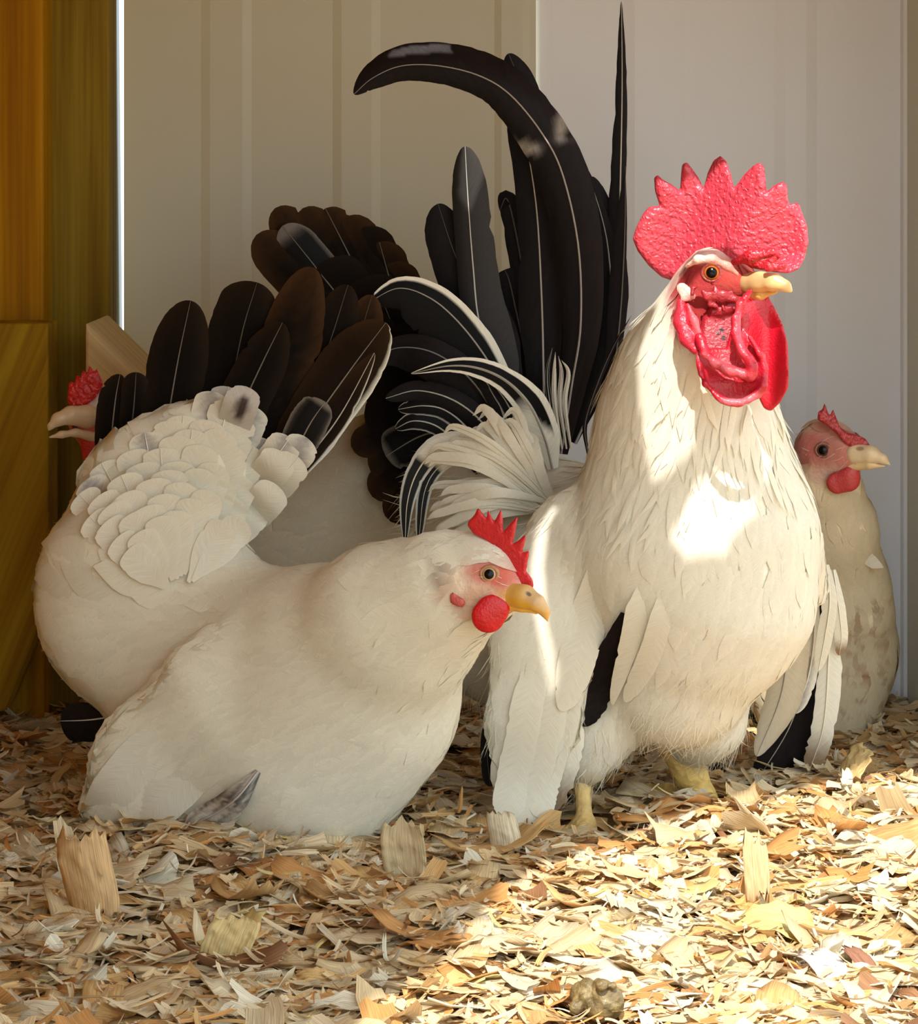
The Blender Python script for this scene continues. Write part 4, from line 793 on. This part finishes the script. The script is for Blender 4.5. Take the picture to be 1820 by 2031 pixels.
# ------------------------------------------------------------------ unseen overhead gobo, its openings shaped to throw the sun patches
RZ = .53
def to_gobo(p):
    t = (RZ-p.z)/-SUN.z; return (p.x-SUN.x*t, p.y-SUN.y*t)
def hitall(x, y, zdef):
    best = None
    for B in (R,):
        l, n = B.hit(x, y)
        if l and (best is None or l.y < best.y): best = l
    return best if best else P(x, y, zdef)
holes = [[to_gobo(Vector(v)) for v in [(-.045, .9, 0), (-.033, 1.0, 0), (-.005, 1.05, 0), (.02, 1.16, 0), (.06, 1.24, 0), (.09, 1.272, 0), (.139, 1.318, 0), (.19, 1.365, 0), (.26, 1.40, 0), (.60, 1.44, 0), (.60, .70, 0), (-.045, .70, 0)]]]
for poly, z in [([(1240, 285), (1615, 285), (1618, 545), (1585, 590), (1575, 660), (1500, 640), (1480, 560), (1440, 500), (1380, 480), (1330, 560), (1250, 560)], 1.25),
                ([(1330, 520), (1400, 470), (1500, 500), (1590, 560), (1540, 640), (1525, 835), (1400, 820), (1350, 700), (1320, 600)], 1.235)]:
    holes.append([to_gobo(P(x, y, z)) for x, y in poly])
for poly in ([(1345, 560), (1385, 640), (1400, 760), (1440, 830), (1425, 850), (1385, 905), (1330, 960), (1292, 985), (1275, 900), (1262, 800), (1262, 720), (1300, 620)], [(1402, 952), (1470, 944), (1492, 990), (1500, 1035), (1450, 1085), (1435, 1125), (1360, 1138), (1322, 1085), (1350, 1030), (1375, 975)],
             [(1092, 1015), (1110, 1012), (1086, 1060), (1074, 1150), (1082, 1250), (1102, 1340), (1104, 1395), (1095, 1410), (1076, 1340), (1058, 1230), (1052, 1130), (1062, 1060)]):
    holes.append([to_gobo(hitall(x, y, 1.28)) for x, y in poly])
for poly, z in [([(770, 92), (820, 76), (890, 74), (895, 112), (800, 122), (765, 122)], 1.38), ([(1060, 300), (1140, 262), (1150, 285), (1060, 325)], 1.384), ([(915, 285), (960, 300), (955, 370), (930, 440), (905, 400)], 1.40)]:
    holes.append([to_gobo(P(x, y, z)) for x, y in poly])
hs = .0011; gx = np.arange(-.42, .52, hs); gy = np.arange(.08, 1.70, hs); GX, GY = np.meshgrid(gx, gy, indexing='ij'); op = np.zeros(GX.shape, bool)
for hpoly in holes: op |= poly_sd(GX, GY, hpoly) < 0
op |= (GX > -.07) & (GY < .42)                              # gobo reaches forward over the left half only, to darken that side
V, Fc = [], []
for j in range(len(gy)):
    col_ = ~op[:, j]; i = 0
    while i < len(gx):
        if col_[i]:
            i0 = i
            while i < len(gx) and col_[i]: i += 1
            a, b_, c_, d_ = gx[i0], gx[i-1]+hs, gy[j], gy[j]+hs; k = len(V)
            V += [(a, c_, RZ), (b_, c_, RZ), (b_, d_, RZ), (a, d_, RZ), (a, c_, RZ+.004), (b_, c_, RZ+.004), (b_, d_, RZ+.004), (a, d_, RZ+.004)]
            Fc += [(k, k+3, k+2, k+1), (k+4, k+5, k+6, k+7), (k, k+4, k+7, k+3), (k+1, k+2, k+6, k+5)]
        else: i += 1
struct(mesh_obj('sun_gobo', V, Fc, M_BLOCKER, smooth=False))

# ------------------------------------------------------------------ floor and shavings
def mound(x, y): return .004+.003*np.sin(x*21+1.3)*np.cos(y*17+.4)+.002*np.sin(x*47+y*31)
nx, ny = 90, 110; xs = np.linspace(-.6, .6, nx); ys = np.linspace(.55, 1.66, ny); GX, GY = np.meshgrid(xs, ys, indexing='ij')
GZ = mound(GX, GY)-.004; V = np.stack([GX, GY, GZ], -1).reshape(-1, 3)
q = np.array([(i*ny+j, (i+1)*ny+j, (i+1)*ny+j+1, i*ny+j+1) for i in range(nx-1) for j in range(ny-1)])
mf, nt, b, out = newmat('litter_base'); nz = N(nt, 'ShaderNodeTexNoise'); nz.inputs['Scale'].default_value = 90; nz.inputs['Detail'].default_value = 5
tc = N(nt, 'ShaderNodeTexCoord'); L(nt, tc.outputs['Object'], nz.inputs['Vector'])
cr_ = N(nt, 'ShaderNodeValToRGB'); cr_.color_ramp.elements[0].color = (.22, .12, .05, 1); cr_.color_ramp.elements[1].color = (.72, .45, .18, 1); L(nt, nz.outputs['Fac'], cr_.inputs[0]); L(nt, cr_.outputs[0], b.inputs['Base Color']); b.inputs['Roughness'].default_value = .9
struct(mesh_obj('floor', V, q, mf))
g = mesh_obj('ground', [(-3, -2.5, -.012), (3, -2.5, -.012), (3, 3.5, -.012), (-3, 3.5, -.012)], [(0, 1, 2, 3)], mf); struct(g)

PAL = [((.80, .59, .33), 5), ((.82, .66, .42), 5), ((.85, .75, .56), 3.2), ((.74, .46, .19), 2.8), ((.72, .36, .12), 1.6), ((.55, .30, .12), .7), ((.34, .17, .08), .4), ((.78, .61, .25), .35)]
pw = np.array([p[1] for p in PAL]); pw = pw/pw.sum()
def shaving(r, Lg, Wd, curl, twist, pos, yaw, pitch, roll, nu=6, nv=4, jag=.35):
    u = np.linspace(-.5, .5, nu+1); v = np.linspace(-.5, .5, nv+1); U, Vv = np.meshgrid(u, v, indexing='ij')
    e = np.zeros_like(U); j0 = r.uniform(-1, 1, nv+1)*jag; j1 = r.uniform(-1, 1, nv+1)*jag
    X = U*Lg; X[0] += j0*Lg*.22; X[-1] += j1*Lg*.22
    taper = 1-abs(U*2)**3*r.uniform(0, .3); Y = Vv*Wd*taper+Wd*r.normal(0, .15)*np.sin(U*3); 
    Z = -curl*X*X/Lg*(1+r.normal(0, .2))+r.normal(0, .4)*Vv*Vv*Wd+twist*X*Vv*.8+r.normal(0, .035*Wd, U.shape)
    Pn = np.stack([X, Y, Z], -1).reshape(-1, 3)
    cy, sy, cp, sp, cr, sr = math.cos(yaw), math.sin(yaw), math.cos(pitch), math.sin(pitch), math.cos(roll), math.sin(roll)
    Rx = np.array([[1, 0, 0], [0, cr, -sr], [0, sr, cr]]); Ry = np.array([[cp, 0, sp], [0, 1, 0], [-sp, 0, cp]]); Rz = np.array([[cy, -sy, 0], [sy, cy, 0], [0, 0, 1]])
    Pn = Pn @ (Rz @ Ry @ Rx).T+np.array(pos)
    UV = np.stack([U*Lg*50+r.uniform(0, 90), Vv*Wd*50+r.uniform(0, 90)], -1).reshape(-1, 2)
    return Pn, UV
def sfaces(nu, nv, o=0): return [(o+i*(nv+1)+j, o+(i+1)*(nv+1)+j, o+(i+1)*(nv+1)+j+1, o+i*(nv+1)+j+1) for i in range(nu) for j in range(nv)]
def blocked(x, y):
    """true where a bird's body rests on the litter"""
    for cx, cy, rx, ry in [(-.085, 1.285, .045, .03), (-.12, 1.45, .06, .03), (.20, 1.51, .028, .03), (.122, 1.350, .040, .030), (.062, 1.295, .024, .024)]:
        if ((x-cx)/rx)**2+((y-cy)/ry)**2 < 1: return True
    return False
r = np.random.default_rng(5); VV, FF, CC, UU = [], [], [], []; k = 0; big = []
n = 0
while n < 9500:
    y = .93+(1.615-.93)*r.random()**1.15; hw = .185*y+.02; x = r.uniform(-hw, min(hw, .268))
    if blocked(x, y) and r.random() < .9: continue
    n += 1
    near = y < 1.32
    Lg = min(.046, r.lognormal(math.log(.0175), .45)); Wd = min(.018, Lg*r.uniform(.18, .7)); lvl = r.random()
    z = mound(x, y)+lvl*.008; steep = .08 if r.random() < .9 else .32
    c = np.array(PAL[r.choice(len(PAL), p=pw)][0])*r.uniform(.85, 1.08)
    rec = (r, Lg, Wd, max(-.55, min(.8, r.normal(.1, .4))), r.normal(0, .3), (x, y, z), r.uniform(0, 6.28), r.normal(0, steep), r.normal(0, steep*1.3))
    if Lg > .010 and ((x-.0515)/.020)**2+((y-.965)/.022)**2 < 1: continue
    score = Lg*Wd/y**2*(lvl**.5)
    Pn, UV = shaving(*rec)
    Pn[:, 2] = np.maximum(Pn[:, 2], mound(Pn[:, 0], Pn[:, 1])-.003)
    big.append((score, Pn, UV, c, y))
for q in range(5200):                                       # thin splinters and dust between the flakes
    y = .93+(1.615-.93)*r.random()**1.1; hw = .185*y+.02; x = r.uniform(-hw, min(hw, .268))
    if blocked(x, y): continue
    Lg = r.uniform(.005, .022); Wd = r.uniform(.0006, .0028); c = np.array(PAL[r.choice(len(PAL), p=pw)][0])*r.uniform(.8, 1.08)
    Pn, UV = shaving(r, Lg, Wd, r.normal(0, .5), 0, (x, y, mound(x, y)+r.uniform(.004, .0105)), r.uniform(0, 6.28), r.normal(0, .15), r.normal(0, .5))
    big.append((0, Pn, UV, c, y))
big.sort(key=lambda b: -b[0])
single = [b for b in big if b[4] < 1.42 and abs(b[1][:, 0].mean()) < .172*b[4] and b[4] > .99][:280]; ids = {id(b) for b in single}
for b in big:
    if id(b) in ids: continue
    VV.append(b[1]); UU.append(b[2]); CC.append(np.tile(b[3], (len(b[1]), 1)))
m = 35; nF = np.array(sfaces(6, 4)); FFa = np.concatenate([nF+i*m for i in range(len(VV))])
o = mesh_obj('wood_shavings', np.concatenate(VV), FFa, M_SHAV, col=np.concatenate(CC), uv=np.concatenate(UU))
tag(o, 'deep layer of loose pale pine shavings covering the floor', 'shavings', kind='stuff')
def one_shaving(Pn, UV, c, nu=6, nv=4, label='curled flake of pine lying among the floor shavings', group='larger shavings on the litter', name='wood_shaving'):
    c0 = Pn.mean(0); o = mesh_obj(name, Pn-c0, sfaces(nu, nv), M_SHAV, col=np.tile(c, (len(Pn), 1)), uv=UV); o.location = tuple(c0)
    so_ = o.modifiers.new('thickness', 'SOLIDIFY'); so_.thickness = .0004
    return tag(o, label, 'shaving', group)
for b in single: one_shaving(b[1], b[2], b[3])
# the shavings that stand out
def special(px, py, z, Lg, Wd, curl, twist, yaw, pitch, roll, c, label, seed, jag=.5, up=0, nu=12, nv=10):
    rr = np.random.default_rng(seed); p_ = P(px, py, z)
    Pn, UV = shaving(rr, Lg, Wd, curl, twist*.08, (p_.x, p_.y, p_.z), yaw, pitch, roll, nu, nv, jag)
    one_shaving(Pn, UV, np.array(c), nu, nv, label, None)
special(172, 1738, 1.115, .036, .023, .15, 2, 1.45, -math.radians(82), .12, (.74, .47, .22), 'tall ragged orange shaving standing on edge before the front hen', 1, .7)
special(800, 1690, 1.175, .026, .020, .1, 1, 1.5, -1.4, 0, (.66, .50, .28), 'upright grooved shaving standing in the litter between front hen and rooster', 2, .6)
special(455, 1865, 1.055, .020, .020, .6, 4, 1.3, -1.0, .2, (.78, .58, .26), 'folded yellow shaving curling up in the shaded litter below the front hen', 3)
special(1280, 1868, 1.07, .030, .021, .7, 6, -.3, .25, .5, (.86, .80, .68), 'round white ribbed shaving lying in the sunlight', 4, .4)
special(1560, 1832, 1.095, .034, .024, .9, 8, .2, .3, .4, (.78, .64, .25), 'yellow-green curled shaving in the sunlight', 5, .5)
special(1650, 1928, 1.025, .034, .013, .8, 3, -1.0, .5, .3, (.85, .76, .66), 'long whitish ribbed strip of wood bending down to the right', 6, .6)
special(1712, 1905, 1.035, .022, .008, .5, 2, -1.1, .5, .1, (.36, .17, .10), 'dark red-brown bark sliver beside the long whitish strip', 7, .6)
special(1500, 1722, 1.13, .026, .011, .2, 2, 1.5, -1.35, .1, (.72, .52, .27), 'splintered tan shaving standing upright in the sunlight', 8, .9)
special(1690, 1520, 1.36, .024, .022, .3, 3, .1, -.6, .3, (.70, .50, .22), 'broad amber shaving below the flecked hen', 9, .3)
special(1000, 1650, 1.225, .018, .015, .5, 2, 1.5, -1.25, .1, (.74, .62, .42), 'square pale shaving standing beside the rooster wing tip', 10, .3)
special(640, 1932, 1.025, .018, .012, .9, 2, .3, .2, .3, (.76, .50, .20), 'small amber scoop-shaped shaving in the shade near the sun edge', 11, .2)
# droppings and a lost feather
E = None
p0 = P(1180, 1984, 1.033)
pr = [cap(1155, 1972, .98, 26, 1200, 1980, .975, 33), cap(1190, 1995, .975, 32, 1208, 1990, .975, 30)]
rr = random.Random(3)
pr += [cap(1138+rr.random()*88, 1950+rr.random()*55, .969+rr.random()*.01, 7+rr.random()*7) for q in range(34)]
V, Q = sdf_mesh(pr, .0012, .0007, 1)
o = mesh_obj('dropping', V, Q, M_DROP, col=paint(V, (.16, .11, .04), [(1165, 1965, 14, 10, 0, .8, (.34, .27, .14), .6), (1205, 1990, 18, 8, 20, .8, (.30, .24, .12), .6)])); tag(o, 'olive-brown bird dropping lying on the sunlit shavings', 'dropping')
sf = feather('small_feather', None, [(1700, 1500, 1.468), (1703, 1485, 1.466), (1712, 1476, 1.465)], 18, 16, 'white', 'taper', ragged=.3, nseg=14)
tag(sf, 'tiny white downy feather stuck upright in the shavings by the flecked hen', 'feather')
